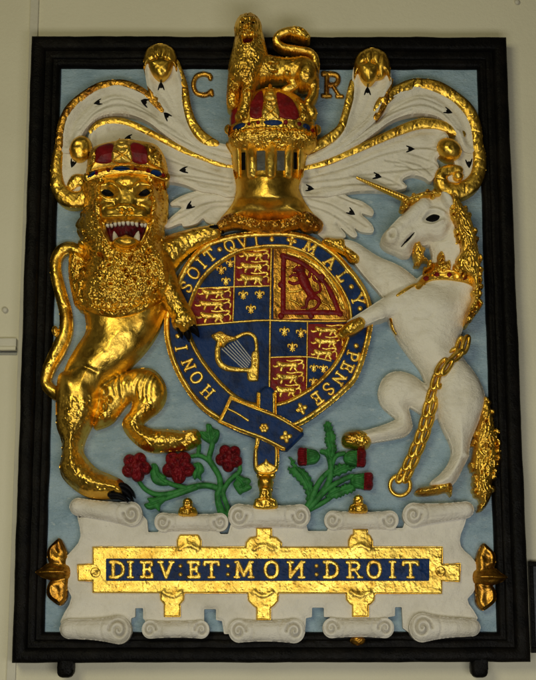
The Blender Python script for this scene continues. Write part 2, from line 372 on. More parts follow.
# ------------------------------------------------------------------ cut Roman letters
GL = {  # strokes in a box: x 0..w, y 0 (top) .. 1 (foot)
 'D': (0.85, [[(.18,.05),(.18,.95)], [(.02,.05),(.40,.05),(.68,.2),(.76,.5),(.68,.8),(.40,.95),(.02,.95)]]),
 'I': (0.34, [[(.17,.04),(.17,.96)], [(.02,.04),(.32,.04)], [(.02,.96),(.32,.96)]]),
 'E': (0.70, [[(.18,.05),(.18,.95)], [(.02,.05),(.62,.05),(.62,.2)], [(.18,.48),(.50,.48)], [(.50,.38),(.50,.58)], [(.02,.95),(.64,.95),(.64,.78)]]),
 'V': (0.90, [[(.12,.04),(.46,.96),(.78,.04)], [(.0,.04),(.26,.04)], [(.66,.04),(.90,.04)]]),
 'T': (0.80, [[(.40,.05),(.40,.96)], [(.04,.2),(.06,.05),(.74,.05),(.76,.2)], [(.25,.96),(.55,.96)]]),
 'M': (1.05, [[(.14,.95),(.20,.05),(.52,.85),(.86,.05),(.92,.95)], [(.02,.95),(.27,.95)], [(.78,.95),(1.04,.95)], [(.06,.05),(.22,.05)], [(.84,.05),(1.0,.05)]]),
 'O': (0.84, [[(.42,.03),(.68,.14),(.79,.5),(.68,.86),(.42,.97),(.16,.86),(.05,.5),(.16,.14),(.42,.03)]]),
 'N': (0.90, [[(.16,.96),(.16,.05),(.74,.94),(.74,.04)], [(.02,.96),(.30,.96)], [(.02,.05),(.18,.05)], [(.60,.05),(.88,.05)]]),
 'R': (0.84, [[(.18,.04),(.18,.96)], [(.02,.05),(.48,.05),(.64,.16),(.64,.36),(.48,.5),(.18,.5)], [(.42,.5),(.72,.95)], [(.02,.96),(.34,.96)], [(.62,.96),(.84,.96)]]),
 'H': (0.86, [[(.16,.04),(.16,.96)], [(.70,.04),(.70,.96)], [(.16,.5),(.70,.5)], [(.02,.04),(.30,.04)], [(.02,.96),(.30,.96)], [(.56,.04),(.84,.04)], [(.56,.96),(.84,.96)]]),
 'S': (0.66, [[(.58,.24),(.54,.08),(.32,.03),(.12,.12),(.10,.30),(.30,.46),(.50,.56),(.58,.74),(.48,.92),(.26,.97),(.08,.90),(.05,.74)]]),
 'Q': (0.88, [[(.42,.03),(.68,.14),(.79,.5),(.68,.86),(.42,.97),(.16,.86),(.05,.5),(.16,.14),(.42,.03)], [(.46,.72),(.66,.98),(.88,1.08)]]),
 'A': (0.90, [[(.10,.96),(.44,.04),(.80,.96)], [(.24,.64),(.64,.64)], [(.0,.96),(.24,.96)], [(.66,.96),(.92,.96)]]),
 'L': (0.70, [[(.18,.04),(.18,.95)], [(.02,.04),(.34,.04)], [(.02,.95),(.62,.95),(.64,.74)]]),
 'Y': (0.86, [[(.10,.04),(.43,.52),(.76,.04)], [(.43,.52),(.43,.96)], [(.0,.04),(.22,.04)], [(.64,.04),(.86,.04)], [(.28,.96),(.58,.96)]]),
 'P': (0.74, [[(.18,.04),(.18,.96)], [(.02,.05),(.46,.05),(.66,.17),(.66,.42),(.46,.55),(.18,.55)], [(.02,.96),(.36,.96)]]),
 'C': (0.80, [[(.72,.22),(.70,.08)], [(.74,.16),(.58,.04),(.38,.03),(.16,.15),(.06,.5),(.16,.85),(.40,.97),(.60,.94),(.76,.80)], [(.76,.80),(.78,.95)]]),
}
def letter(ch, cx, cy, hgt, rot, m, parent, on=None, z=0.0, rise=2.0, wid=None, stroke=0.085, flip=False, st=0.35, name='letter'):
    w, S = GL[ch]; sx = (wid/w if wid else hgt)
    R = Relief(cx-hgt, cy-hgt, cx+hgt, cy+hgt, st); c, q = math.cos(rot), math.sin(rot); r = stroke*hgt
    for pl in S:
        pts = []
        for (x, y) in pl:
            u = (x-w/2)*sx*(-1 if flip else 1); v = (y-.5)*hgt; pts.append((cx+u*c-v*q, cy+u*q+v*c))
        thick = r*(1.0 if len(pl) > 2 or abs(pl[0][0]-pl[-1][0]) < .1 else .78)
        curved = len(pl) > 5
        pp = spline(pts, False, 4) if curved else np.array(pts)
        for a, b in zip(pp[:-1], pp[1:]): R.limb([(a[0], a[1], thick), (b[0], b[1], thick)], z, rise/thick*0.8, n=1)
    return R.build(name, m, parent, on=on)
# ------------------------------------------------------------------ wall (setting)
def sheet(name, x0, x1, z0, z1, y, m, parent=None, nx=2, nz=2):
    xs, zs = np.linspace(x0, x1, nx), np.linspace(z0, z1, nz)
    V = [(x, y, z) for z in zs for x in xs]; F = [(j*nx+i, j*nx+i+1, (j+1)*nx+i+1, (j+1)*nx+i) for j in range(nz-1) for i in range(nx-1)]
    return link(name, np.array(V), F, m, parent, smooth=False)
WALLY = 0.03
w = sheet('wall', -4, 4, -0.2, 5, WALLY, M['wall']); w['kind'] = 'structure'

# upright batten behind the left side of the frame, and the horizontal ledge on the left
x0 = float(P(31, 5, -12)[0]); x1 = float(P(39, 5, -12)[0])
t = thing('batten', 'narrow upright grey batten on the cream wall, running behind the frame\'s left side', 'batten', (x0, WALLY, 0.2))
box('strip', x0, x1, WALLY-0.008, WALLY+0.002, 0.2, 4.8, M['trim'], t, 0.002)
za = float(P(5, 350, -10)[2]); zb = float(P(5, 339, -10)[2])
t = thing('wall_rail', 'horizontal cream rail with a dark gap under it, at left of the frame', 'rail', (-1.4, WALLY, za))
box('rail', -2.6, x0-0.004, WALLY-0.016, WALLY+0.002, za, zb, M['trim'], t, 0.002)
box('lip', -2.6, x0-0.004, WALLY-0.022, WALLY+0.002, za-0.003, za+0.006, M['wall'], t, 0.002)
box('gap', -2.6, x0-0.004, WALLY-0.003, WALLY+0.002, za-0.012, za-0.003, M['shade'], t, 0)
def knob(name, label, px, py, r):
    x, y, z = base(px, py, -10); t = thing(name, label, 'screw', (x, WALLY, z))
    prof = [(0.55, 0), (0.55, .5), (1.0, .55), (1.0, .95), (.75, 1.25), (.3, 1.4)]; V = []; F = []; n = 20
    for (rr, yy) in prof:
        for k in range(n): V.append((x+rr*r*math.cos(2*math.pi*k/n), WALLY-yy*r, z+rr*r*math.sin(2*math.pi*k/n)))
    for i in range(len(prof)-1):
        for k in range(n): F.append((i*n+k, i*n+(k+1) % n, (i+1)*n+(k+1) % n, (i+1)*n+k))
    F.append(tuple((len(prof)-1)*n+k for k in range(n)))
    link('head', np.array(V), F, M['trim'], t)
knob('wall_screw', 'small rounded screw head on the cream wall, left of the frame above the rail', 5, 310, 0.0075)
knob('wall_screw', 'small dark screw head on the wall above the frame\'s top right corner', 517, 2, 0.007)

# neighbouring black frame on the right
nx0 = float(P(531.5, 600, 4)[0]); nz1, nz0 = float(P(533, 561, 4)[2]), float(P(533, 653, 4)[2])
t = thing('picture_frame', 'small dark picture in a black frame, cut off at the right edge', 'picture frame', (nx0+0.15, WALLY, nz0))
for a in ((nx0, nx0+0.3, nz0, nz0+0.012), (nx0, nx0+0.3, nz1-0.012, nz1), (nx0, nx0+0.010, nz0+0.0125, nz1-0.0125), (nx0+0.29, nx0+0.3, nz0+0.0125, nz1-0.0125)):
    box('rail', a[0], a[1], WALLY-0.025, WALLY-0.001, a[2], a[3], M['black'], t, 0.002)
box('panel', nx0+0.009, nx0+0.291, WALLY-0.012, WALLY-0.002, nz0+0.011, nz1-0.011, M['shade'], t, 0)

# ------------------------------------------------------------------ frame and board
FR = thing('picture_frame', 'large black moulded frame with a pale blue board, holding the carved royal arms', 'picture frame', base(270, 655, 0))
oc = [(31.5, 35.5), (506.5, 36.5), (531, 662), (11.5, 663)]; ic = [(61, 68), (477, 69), (497, 632), (44.5, 632)]
OC = [np.array([float(P(x, y, 14)[0]), float(P(x, y, 14)[2])]) for x, y in oc]; IC = [np.array([float(P(x, y, 3)[0]), float(P(x, y, 3)[2])]) for x, y in ic]
prof = [(0.0, -12), (0.0, 11.5), (0.015, 13.2), (0.06, 14.6), (0.16, 15.2), (0.30, 15.2), (0.40, 14.6), (0.45, 13.2), (0.48, 11.0), (0.495, 9.6), (0.53, 9.6), (0.60, 9.9), (0.70, 9.6), (0.735, 8.6), (0.75, 7.0), (0.78, 6.8), (0.84, 7.2), (0.91, 6.6), (0.97, 4.6), (1.0, 2.6), (1.0, -1)]
for i in range(4):
    a0, b0 = OC[i], IC[i]; a1, b1 = OC[(i+1) % 4], IC[(i+1) % 4]; n = 90; V = []; F = []; rs = 31+i
    for k in range(n+1):
        tt = k/n
        for j, (q, h) in enumerate(prof):
            p = (a0+(b0-a0)*q)*(1-tt)+(a1+(b1-a1)*q)*tt
            e = min(1, 12*tt, 12*(1-tt))
            wob = (float(vnoise(np.array(k*1.7), np.array(j*0.7), 7.0, rs))*0.0013+float(vnoise(np.array(k*1.7), np.array(j*1.3), 2.3, rs+9))*0.0006)*e
            nrm = (b0-a0)/np.linalg.norm(b0-a0)
            V.append((p[0]+nrm[0]*wob, -(h+(0.28 if i % 2 and 0 < j < len(prof)-1 else 0))*U+(wob*0.7 if 0 < j < len(prof)-1 else 0), p[1]+nrm[1]*wob))
    m_ = len(prof)
    for k in range(n):
        for j in range(m_-1): F.append((k*m_+j, k*m_+j+1, (k+1)*m_+j+1, (k+1)*m_+j))
    o = link('rail', np.array(V), F, M['black'], FR, sharp=math.radians(40))
# backing board: gently uneven sheet
nx, nz = 120, 150; V = []; F = []
gx, gy = np.meshgrid(np.linspace(0, 1, nx), np.linspace(0, 1, nz))
BX = (IC[0][0]-.01)*(1-gx)*(1-gy)+(IC[1][0]+.01)*gx*(1-gy)+(IC[2][0]+.01)*gx*gy+(IC[3][0]-.01)*(1-gx)*gy
BZ = (IC[0][1]+.01)*(1-gx)*(1-gy)+(IC[1][1]+.01)*gx*(1-gy)+(IC[2][1]-.01)*gx*gy+(IC[3][1]-.01)*(1-gx)*gy
BY = 0.0006*vnoise(gx*120, gy*150, 9, 4)+0.0005*vnoise(gx*120, gy*150, 3, 5)
V = np.stack([BX.ravel(), BY.ravel(), BZ.ravel()], 1)
J, I = np.meshgrid(np.arange(nz-1), np.arange(nx-1), indexing='ij'); J, I = J.ravel(), I.ravel()
link('backing_board', V, np.stack([J*nx+I, (J+1)*nx+I, (J+1)*nx+I+1, J*nx+I+1], 1), M['board'], FR)
# iron brackets below
for (px, lab) in ((66, 'black iron bracket under the frame\'s bottom left corner'), (479, 'black iron bracket under the frame\'s bottom right corner')):
    x, _, z = base(px, 665, 8); t = thing('bracket', lab, 'bracket', (x, WALLY, z-0.025), 'black brackets holding up the frame')
    V = []; F = []; n = 18; ys = [WALLY-0.002, 0.012, -0.022, -0.032, -0.036]; rr = [0.8, 0.8, 1.0, 0.92, 0.6]
    for y, r in zip(ys, rr):
        for k in range(n):
            a = 2*math.pi*k/n; c, q = math.cos(a), math.sin(a); sx = abs(c)**.6*(1 if c > 0 else -1); sz = abs(q)**.6*(1 if q > 0 else -1)
            V.append((x+0.021*r*sx, y, z-0.0+0.024*r*sz-0.006))
    for i in range(len(ys)-1):
        for k in range(n): F.append((i*n+k, i*n+(k+1) % n, (i+1)*n+(k+1) % n, (i+1)*n+k))
    F.append(tuple((len(ys)-1)*n+k for k in range(n)))
    link('arm', np.array(V), F, M['black'], t)
    box('lip', x-0.012, x+0.02, -0.0362, -0.024, z-0.012, z+0.02, M['black'], t, 0.004)
# ------------------------------------------------------------------ mantling leaves on both sides of the helmet
def spot(x, y, ang, parent, on, L=8.5, z=0.25):
    """black three-pronged ermine tail painted on a leaf; ang = pointing direction"""
    R = Relief(x-L, y-L, x+L, y+L, 0.3); c, q = math.cos(ang), math.sin(ang)
    g = lambda u, v: (x+u*c-v*q, y+u*q+v*c)
    for (u, v, r) in ((-0.42, 0.36, .25), (-0.42, -0.36, .25)):
        a, b = g(.55*L, 0), g(u*L, v*L); R.limb([(a[0], a[1], 0.25), ((a[0]+b[0])/2, (a[1]+b[1])/2, 0.95), (b[0], b[1], 0.5)], z, 0.12, n=3)
    a, b = g(.5*L, 0), g(-0.12*L, 0); R.limb([(a[0], a[1], 0.3), (b[0], b[1], 1.0)], z, 0.12, n=2)
    R.build('ermine_spot', M['ink'], parent, on=on, sink=0.6)
def dish(R, depth, w0=3.0, w1=9.0):
    t = np.clip((R.SD-w0)/(w1-w0), 0, 1); R.H -= depth*t*t*(3-2*t)*(R.H > -500)
def leaf(name, box_, pts, z, H, rr, mats, parent, veins=(), dish_=2.5, bulge=(), seed=1, vein_r=0.9, lines=()):
    R = Relief(*box_, 0.6); R.poly(pts, z, H, rr)
    if dish_: dish(R, dish_)
    for b in bulge: R.dent(*b)
    for v in veins: R.ridge(v, vein_r, -1.7); R.ridge([(q[0]+1.5, q[1]+2.6) for q in v], 1.5, 0.8)
    for v in lines: R.ridge(v, 2.8, -3.2)
    R.noise(0.5, 14, seed); R.noise(0.16, 3, seed+5); R.blur(0.7)
    return R, R.build(name, mats, parent)
def rope(name, pts, z, m, parent, kz=1.0, nz=0.55, seed=3, blobs=(), fat=1.45):
    x = [p[0] for p in pts]; y = [p[1] for p in pts]; R = Relief(min(x)-9, min(y)-9, max(x)+9, max(y)+9, 0.5)
    R.limb([(p[0], p[1], p[2]*fat) for p in pts], z, kz*0.5)
    for b in blobs: R.ell(*b)
    rr = np.random.RandomState(seed); sp = spline([p[:2] for p in pts], False, 6)
    for i in range(3, len(sp)-3, 8):     # carved nicks
        t = sp[i+1]-sp[i-1]; t = t/np.linalg.norm(t); nrm = np.array([-t[1], t[0]]); c = sp[i]+t*rr.rand()*2
        a, b = c-nrm*4+t*2, c+nrm*4-t*2
        R.ridge([tuple(a), tuple(b)], 0.75, -0.7*rr.rand(), n=1)
    R.noise(nz*.7, 6, seed); R.noise(nz*0.3, 2.4, seed+1)
    R.build(name, m, parent); return R
MX = 268.7
def mir(pts): return [(2*MX-p[0],)+tuple(p[1:]) for p in pts]

A_ = [(234, 152), (205, 144), (188, 131), (172, 118), (160, 107), (150, 97.5), (140, 90), (118, 83), (100, 87), (82, 97), (70, 109), (63, 122), (60, 135), (60, 151), (73, 151), (80, 138), (88, 126), (100, 116), (115, 113), (131, 114.5), (147, 121), (163, 133), (186, 149), (206, 158.5), (234, 166)]
RA = [(161, 109, 2), (156, 102.5, 3.2), (150, 97, 3.2), (140, 89.5, 3), (128, 84.5, 3.4), (117, 82.5, 3.0), (100, 86, 3.6), (82, 96, 3.2), (69.5, 108, 3.6), (63, 120, 3.4), (60, 133, 3.2), (59, 147, 3)]
C_ = [(234, 166), (205, 159), (185, 152), (160, 139), (140, 129), (125, 122.5), (110, 121.5), (97, 125), (89, 134), (90, 152), (108, 168), (140, 178), (160, 182), (172, 182), (186, 185), (200, 191), (214, 193), (236, 197)]
RC = [(235, 166.5, 1.8), (218, 163, 1.9), (205, 158, 2.0), (185, 150.5, 2.4), (160, 137.5, 2.6), (140, 127.5, 2.7), (125, 121.5, 2.6), (110, 120.5, 2.4), (98, 124, 2.2), (91, 131, 2)]
D_ = [(238, 186), (215, 183), (200, 189.5), (185, 194), (172, 201), (171, 205), (182, 206.5), (172, 216), (163.5, 224), (168, 227.5), (181, 223), (183.5, 226), (196, 223.5), (203, 218), (207, 222), (222, 227), (238, 214)]
B_ = [(234, 158), (205, 150), (188, 139), (172, 122), (160, 108), (150, 95), (146, 80), (145, 64), (150, 54), (170, 54), (177, 65), (181, 76), (185, 92), (188, 112), (195, 128), (207, 139), (234, 147)]

def mantling(side):
    left = side < 0
    X = (lambda p: p) if left else mir
    bx = lambda b: b if left else (2*MX-b[2], b[1], 2*MX-b[0], b[3])
    pts = lambda p: X(p)
    t = thing('mantling', 'cream gilt-edged mantling with ermine spots, between the helmet and the %s' % ('crowned lion' if left else 'unicorn\'s head'), 'mantling', base(160 if left else 378, 150, 0))
    ang = (lambda a: a) if left else (lambda a: math.pi-a)
    # lower feathered leaf
    if left: dp = D_
    else: dp = [(300, 186), (320, 184), (340, 191), (350, 197.5), (362, 201), (373, 209), (372, 215.5), (361, 213), (372, 224), (373, 232), (361, 231.5), (354, 227), (357.5, 235), (352, 236.5), (342, 228), (337, 224), (346, 236), (332, 241), (318, 234), (304, 212)]
    ve = [[(232, 195), (205, 194), (180, 202)], [(232, 200), (205, 203), (188, 213), (172, 222)], [(232, 206), (212, 207), (190, 223)], [(190, 196), (205, 192), (225, 192)], [(180, 212), (196, 205), (215, 200)]]
    if not left: ve = [[(306, 192), (330, 193), (362, 206)], [(308, 198), (335, 206), (366, 226)], [(308, 205), (330, 213), (352, 231)], [(340, 197), (355, 203)], [(335, 215), (348, 224)]]
    RD, _ = leaf('leaf', (160, 178, 242, 232) if left else (298, 178, 378, 244), dp, 5, 4, 4, M['white'], t, ve, 0.8, seed=3)
    # second leaf with its gilded upper edge
    if left: cp, rc = C_, RC
    else:
        cp = [(303, 168), (330, 162), (350, 153), (375, 142.5), (398, 132), (415, 125), (430, 124.5), (443, 130), (449, 138), (447, 148), (440, 155), (436.5, 160), (439, 168), (431, 181), (424, 177.5), (412, 175), (402, 180), (407, 187), (390, 191), (370, 190.5), (352, 191.5), (335, 195), (302, 198)]
        rc = [(303, 168, 1.8), (318, 164.5, 2), (330, 160.5, 2.2), (350, 152, 2.6), (368, 144, 2.7), (382, 137.5, 3), (399, 130, 3.4), (412, 125, 3.6), (424, 122.5, 3.8), (441, 124.5, 3.4), (452, 129, 3.2), (462, 134, 3)]
    if left: ve = [[(232, 182), (205, 178), (172, 172), (140, 160)], [(232, 178), (200, 170), (165, 158), (130, 144)], [(228, 186), (205, 182), (185, 178)], [(180, 176), (160, 172), (142, 170)]]
    else: ve = [[(305, 182), (340, 178), (380, 172), (428, 168)], [(305, 178), (345, 168), (390, 152), (436, 146)], [(310, 188), (350, 184), (395, 184)], [(395, 165), (412, 168), (424, 176)], [(400, 160), (420, 165), (432, 176)], [(405, 152), (425, 158), (438, 166)], [(380, 176), (392, 180), (402, 187)], [(410, 146), (430, 148), (440, 152)], [(385, 160), (405, 164), (416, 174)], [(350, 175), (375, 180), (390, 189)]]
    RCf, _ = leaf('leaf', (86, 116, 240, 196) if left else (298, 118, 452, 196), cp, 8, 5, 3, M['white'], t, ve, 3.2, seed=5, lines=[[(q[0], q[1]+8 if q[1] < 158 else q[1]+5) for q in rc[1:-2]]])
    rope('gilded_edge', rc, 12.5, M['gold'], t, 1.0, seed=21+side, fat=1.2 if left else 1.3)
    # outer sweeping leaf
    ap, ra = pts(A_), pts(RA)
    ve = X([(228, 154), (196, 144), (170, 127), (145, 112), (118, 104), (96, 112), (80, 130)]); ve2 = X([(215, 154), (180, 139), (150, 121), (125, 109)]); ve3 = X([(160, 118), (140, 106), (118, 98), (95, 106)])
    bu = [(b[0] if left else 2*MX-b[0],)+b[1:] for b in [(118, 100, 26, 12, 3.5), (74, 126, 10, 18, 2.0)]]
    RAf, _ = leaf('leaf', bx((54, 76, 240, 170)), ap, 9, 6, 3.2, M['white'], t, [ve, ve2, ve3], 3.0, bu, seed=7, lines=[X([(160, 121), (148, 107), (136, 99.5), (118, 93.5), (103, 96), (88, 105), (78, 115), (72, 126), (70, 140)])])
    rope('gilded_edge', ra, 14.5, M['gold_old'] if left else M['gold'], t, 1.0, 0.8, seed=31+side, fat=1.2 if left else 1.6)
    # volute at the outer end
    if left:
        vp = [(61, 146), (59, 165), (58, 183), (66, 196), (78, 197), (85, 188), (88, 175), (90, 158), (86, 146)]
        vr = [(59, 145, 3), (57, 158, 3.6), (56, 174, 4.2), (59, 189, 5.2), (69, 198, 5.8), (81, 197.5, 5.2), (87, 189, 4.4), (84, 181, 4.2), (76, 179.5, 4), (71, 184.5, 3)]
        ball = [(80, 147, 11, 13, 14, 9, 0.4)]; vb = (50, 138, 96, 208)
    else:
        vp = [(460, 140), (474, 146), (477, 165), (472, 182), (462, 190), (448, 188), (444, 178), (455, 165), (450, 152)]
        vr = [(476, 133, 3), (478.5, 146, 4), (480, 160, 4.6), (478, 174, 5), (471, 184, 5.4), (459, 190, 5.6), (447, 187.5, 5), (441.5, 180, 4.6), (443, 172.5, 4.2), (451, 169, 3.6), (459, 169.5, 3)]
        ball = [(450, 147, 13, 10, 15, 10, 0.5)]; vb = (436, 128, 488, 200)
    RV, _ = leaf('leaf', vb, vp, 8, 4, 3, M['white'], t, (), 2.5, seed=9)
    rope('volute', vr, 12, M['gold'], t, 1.15, 0.6, seed=41+side)
    R = Relief(ball[0][0]-18, ball[0][1]-18, ball[0][0]+18, ball[0][1]+18, 0.5); R.ell(*ball[0]); R.noise(0.8, 7, 5); R.build('curl', M['gold'], t)
    if not left:
        R = Relief(448, 166, 470, 186, 0.5); R.ell(458.5, 175, 5.5, 5, 12, 7); R.noise(.4, 4, 2); R.build('curl', M['gold_flat'], t)
    # upright plume curling over at the top
    if left:
        bp = B_; rims = [[(176, 62, 2), (180, 73, 2.6), (184.5, 88, 2.6), (187, 106, 2.8), (192, 122, 3.2), (200, 134, 3.6), (208, 140, 3.4), (216, 143, 2.2)], [(148, 78, 1.6), (151, 91, 2.6), (157, 103, 3.2), (162, 110, 2.0)]]
        curl = [(160, 57, 16.5, 15.5), (160.5, 67, 10.5, 9.5)]; ve = [[(228, 150), (206, 146), (188, 128), (172, 100), (162, 80)], [(200, 147), (180, 126), (164, 98)], [(195, 140), (180, 112), (172, 90)]]
    else:
        bp = [(304, 158), (325, 147.5), (337, 136), (344, 122), (349, 105), (352, 86), (353, 70), (360, 58), (382, 58), (390, 70), (391.5, 84), (388, 93), (384, 106), (376, 120), (362, 133), (342, 149), (320, 160), (304, 164)]
        rims = [[(306, 151, 2.5), (320, 143.5, 3.2), (332, 136, 3.4), (341, 127, 2.8), (346, 112, 2.6), (350, 96, 2.8), (353, 82, 2.4)], [(391, 80, 2.2), (387.5, 92, 3), (383.5, 105, 3.2), (376, 117, 2.6)]]
        curl = [(372.5, 64, 18, 18), (369, 71, 9.5, 10)]; ve = [[(310, 158), (332, 148), (352, 128), (366, 104), (371, 84)], [(325, 154), (350, 138), (368, 116), (378, 92)], [(335, 142), (352, 116), (360, 90)]]
    xs = [p[0] for p in bp]
    RB = Relief(min(xs)-4, 50, max(xs)+4, 170, 0.6); RB.poly(bp, 12, 5, 4); dish(RB, 3.5, 2.5, 10)
    RB.H += np.where(RB.H > -500, 9*np.clip((100-RB.Y)/45, 0, 1)**1.5, 0)
    for v in ve: RB.ridge(v, 1.4, -0.8)
    RB.noise(0.5, 12, 11); RB.blur(0.8); RB.build('plume', M['white'], t)
    for i, r in enumerate(rims): rope('gilded_edge', r, 16, M['gold'] if i == 0 else M['gold_old'], t, 1.0 if i == 0 else .75, 0.6, seed=50+i+side, fat=1.45 if i == 0 else 1.05)
    c0, c1 = curl; R = Relief(c0[0]-22, c0[1]-22, c0[0]+22, c0[1]+24, 0.5)
    u_, v_ = c0[2], c0[3]
    R.poly([(c0[0]-u_, c0[1]+v_*.75), (c0[0]-u_, c0[1]-v_*.1), (c0[0]-u_*.7, c0[1]-v_*.75), (c0[0], c0[1]-v_), (c0[0]+u_*.7, c0[1]-v_*.75), (c0[0]+u_, c0[1]-v_*.05), (c0[0]+u_, c0[1]+v_*.85), (c0[0]+u_*.8, c0[1]+v_*.5), (c0[0]+u_*.5, c0[1]+v_*.7), (c0[0]-u_*.5, c0[1]+v_*.7), (c0[0]-u_*.8, c0[1]+v_*.4)], 19, 9, 11)
    R.ridge([(c1[0]-c1[2]*1.05, c1[1]+6), (c1[0]-c1[2]*.95, c1[1]-4), (c1[0]-c1[2]*.4, c1[1]-c1[3])], 1.6, -2.2); R.ridge([(c1[0]+c1[2]*1.05, c1[1]+6), (c1[0]+c1[2]*.95, c1[1]-4), (c1[0]+c1[2]*.4, c1[1]-c1[3])], 1.6, -2.2); R.poly([(c1[0]-c1[2]*1.15, c1[1]-c1[3]*.7), (c1[0], c1[1]-c1[3]*1.0), (c1[0]+c1[2]*1.15, c1[1]-c1[3]*.7), (c1[0]+c1[2]*.95, c1[1]+c1[3]*.3), (c1[0]+c1[2]*.45, c1[1]+c1[3]*.95), (c1[0], c1[1]+c1[3]*1.15), (c1[0]-c1[2]*.45, c1[1]+c1[3]*.95), (c1[0]-c1[2]*.95, c1[1]+c1[3]*.3)], 22, 9, 10, k=3)
    for dx in (-7, 0, 7): R.ridge([(c0[0]+dx*1.4, c0[1]-15), (c0[0]+dx*0.9, c0[1]-2)], 1.5, -1.2, n=1)
    R.noise(0.7, 6, 17); R.build('curl', M['gold'], t, floor=6)
    # ermine spots
    if left: sp = [(98, 102, 2.9, RAf), (145, 102, 3.6, RAf), (161, 86, -1.6, RB), (167, 116, -2.3, RB), (129, 138, 2.9, RCf), (184, 170, 3.05, RCf), (73, 163, 1.9, RV), (190, 206, 2.5, RD), (232, 188, 3.0, RD)]
    else: sp = [(448, 111, 0.35, RAf), (367.5, 91, -1.57, RB), (410, 149, 0.0, RCf), (377, 176, 0.2, RCf), (469, 163, 1.5, RV), (351, 212, 0.6, RD), (309.5, 188, 0.1, RCf)]
    for x, y, a, on in sp: spot(x, y, a, t, on)
mantling(-1); mantling(1)
# ------------------------------------------------------------------ helmet
t = thing('helmet', 'gilded barred helmet with grey visor slits above the garter shield', 'helmet', base(269, 228, 0))
RH = Relief(210, 132, 330, 240, 0.5)
RH.poly([(231, 138), (231, 152), (233, 168), (236, 184), (233, 200), (224, 212), (218, 220), (222, 225), (316, 225), (320, 220), (314, 212), (305, 200), (299, 184), (304, 168), (307, 152), (307, 138)], 14, 26, 36)
RH.ridge([(226, 211), (250, 205), (270, 207), (292, 205), (312, 211)], 5, -3); RH.dent(268, 186, 20, 22, 3)
RH.ridge([(233, 177), (250, 177), (268, 178), (286, 177), (303, 177)], 1.6, 0.8)
RH.H -= 15*np.clip((RH.Y-198)/24, 0, 1)**1.2*(RH.H > -500); RH.noise(0.6, 15, 2); RH.noise(0.12, 4, 3); RH.blur(0.8); RH.build('skull', M['gold'], t)
for (x, w_, y0, y1, mm) in ((243.5, 4, 153, 170, 'ink'), (261, 8.5, 151, 171, 'grey'), (281, 8, 151, 171, 'grey'), (295.5, 3.6, 153, 169, 'ink')):
    R = Relief(x-8, y0-5, x+8, y1+5, 0.4); R.poly([(x-w_/2, y0), (x+w_/2, y0), (x+w_/2, y1), (x-w_/2, y1)], 0.2, 0.4, 1.5, spl=False); R.build('visor_slit', M[mm], t, on=RH)
for (x, r, lean) in ((236.5, 3.6, -1), (251.5, 5.2, -.5), (271, 5.6, 0), (288.5, 4.2, .5), (301, 3.2, 1)):
    R = Relief(x-10, 144, x+10, 182, 0.4); R.limb([(x+lean, 146, r*.9), (x, 160, r), (x-lean*.3, 175, r*.9)], 0.2, 1.0); R.noise(.5, 5, int(x)); R.build('visor_bar', M['gold_flat'], t, on=RH)
# carved scroll at the helmet's foot
R = Relief(208, 206, 336, 242, 0.5)
R.limb([(221, 224, 5, 15), (231, 219, 7, 18), (244, 220.5, 5.5, 20), (256, 223.5, 5.2, 21), (268, 224.5, 5.2, 22), (282, 223.5, 5.2, 21), (294, 220.5, 5.5, 20), (306, 217.5, 7.5, 18), (317, 223, 6.5, 15)], 16, 1.1)
R.ell(309, 221, 10, 8, 17, 8); R.ell(229, 220, 8, 6, 17, 7)
R.noise(2.2, 6, 6); R.noise(0.8, 2.5, 7); R.locks(90, 9, 1.6, 1.6, 0.2, 3, spread=0.9); R.build('foot_scroll', M['gold_old'], t, floor=6)

# ------------------------------------------------------------------ royal crown on the helmet
t = thing('crown', 'gold crown with red cap and blue jewels on the helmet, under the small lion', 'crown', base(272, 145, 20))
R = Relief(222, 84, 326, 160, 0.5)
R.poly([(233, 148), (228, 140), (229, 126), (231, 108), (240, 94), (256, 87), (270, 85), (286, 87), (300, 94), (311, 107), (316, 125), (317, 140), (310, 148), (290, 151), (270, 152), (250, 151)], 22, 20, 34)
# leaf-carved lower border
R.ridge([(230, 143), (250, 138), (272, 136), (295, 138), (316, 143)], 5, 2.5)
lowm = (R.Y > 128+(np.abs(R.X-272)/44)**2*5)
R.locks(220, 8, 1.6, 3.0, 1.4, 9, lowm, 0.7); R.noise(0.5, 4, 3); RCW = R
R.build('crown_body', M['gold'], t, floor=14)
R = Relief(222, 112, 326, 142, 0.4); ba = lambda x: 124+(abs(x-272)/45)**2*6
R.limb([(x, ba(x), 5.2) for x in (229.5, 240, 256, 272, 288, 304, 316)], 0.3, 0.42); R.noise(.4, 5, 2)
for dy in (-4.6, 4.6): R.ridge([(x, ba(x)+dy) for x in (229.5, 240, 256, 272, 288, 304, 316)], 0.9, 1.1)
R.build('band', M['gold'], t, on=RCW)
def patch(name, pts, m, parent, on, z=0.3, H=1.0, rr=2.0, spl=True, st=0.4, nz=0.0):
    x = [p[0] for p in pts]; y = [p[1] for p in pts]; R = Relief(min(x)-4, min(y)-4, max(x)+4, max(y)+4, st); R.poly(pts, z, H, rr, spl=spl)
    if nz: R.noise(nz, 4, 3)
    return R.build(name, m, parent, on=on)
def dot(name, x, y, rx, ry, m, parent, on, z=0.2, H=1.6, rot=0, st=0.35):
    R = Relief(x-rx-3, y-ry-3, x+rx+3, y+ry+3, st) if rx == ry or not rot else Relief(x-max(rx, ry)-3, y-max(rx, ry)-3, x+max(rx, ry)+3, y+max(rx, ry)+3, st)
    R.ell(x, y, rx, ry, z, H, rot); return R.build(name, m, parent, on=on)
patch('cap', [(251, 118), (250, 108), (255, 96), (262, 90), (263.5, 104), (262, 117)], M['red'], t, RCW)
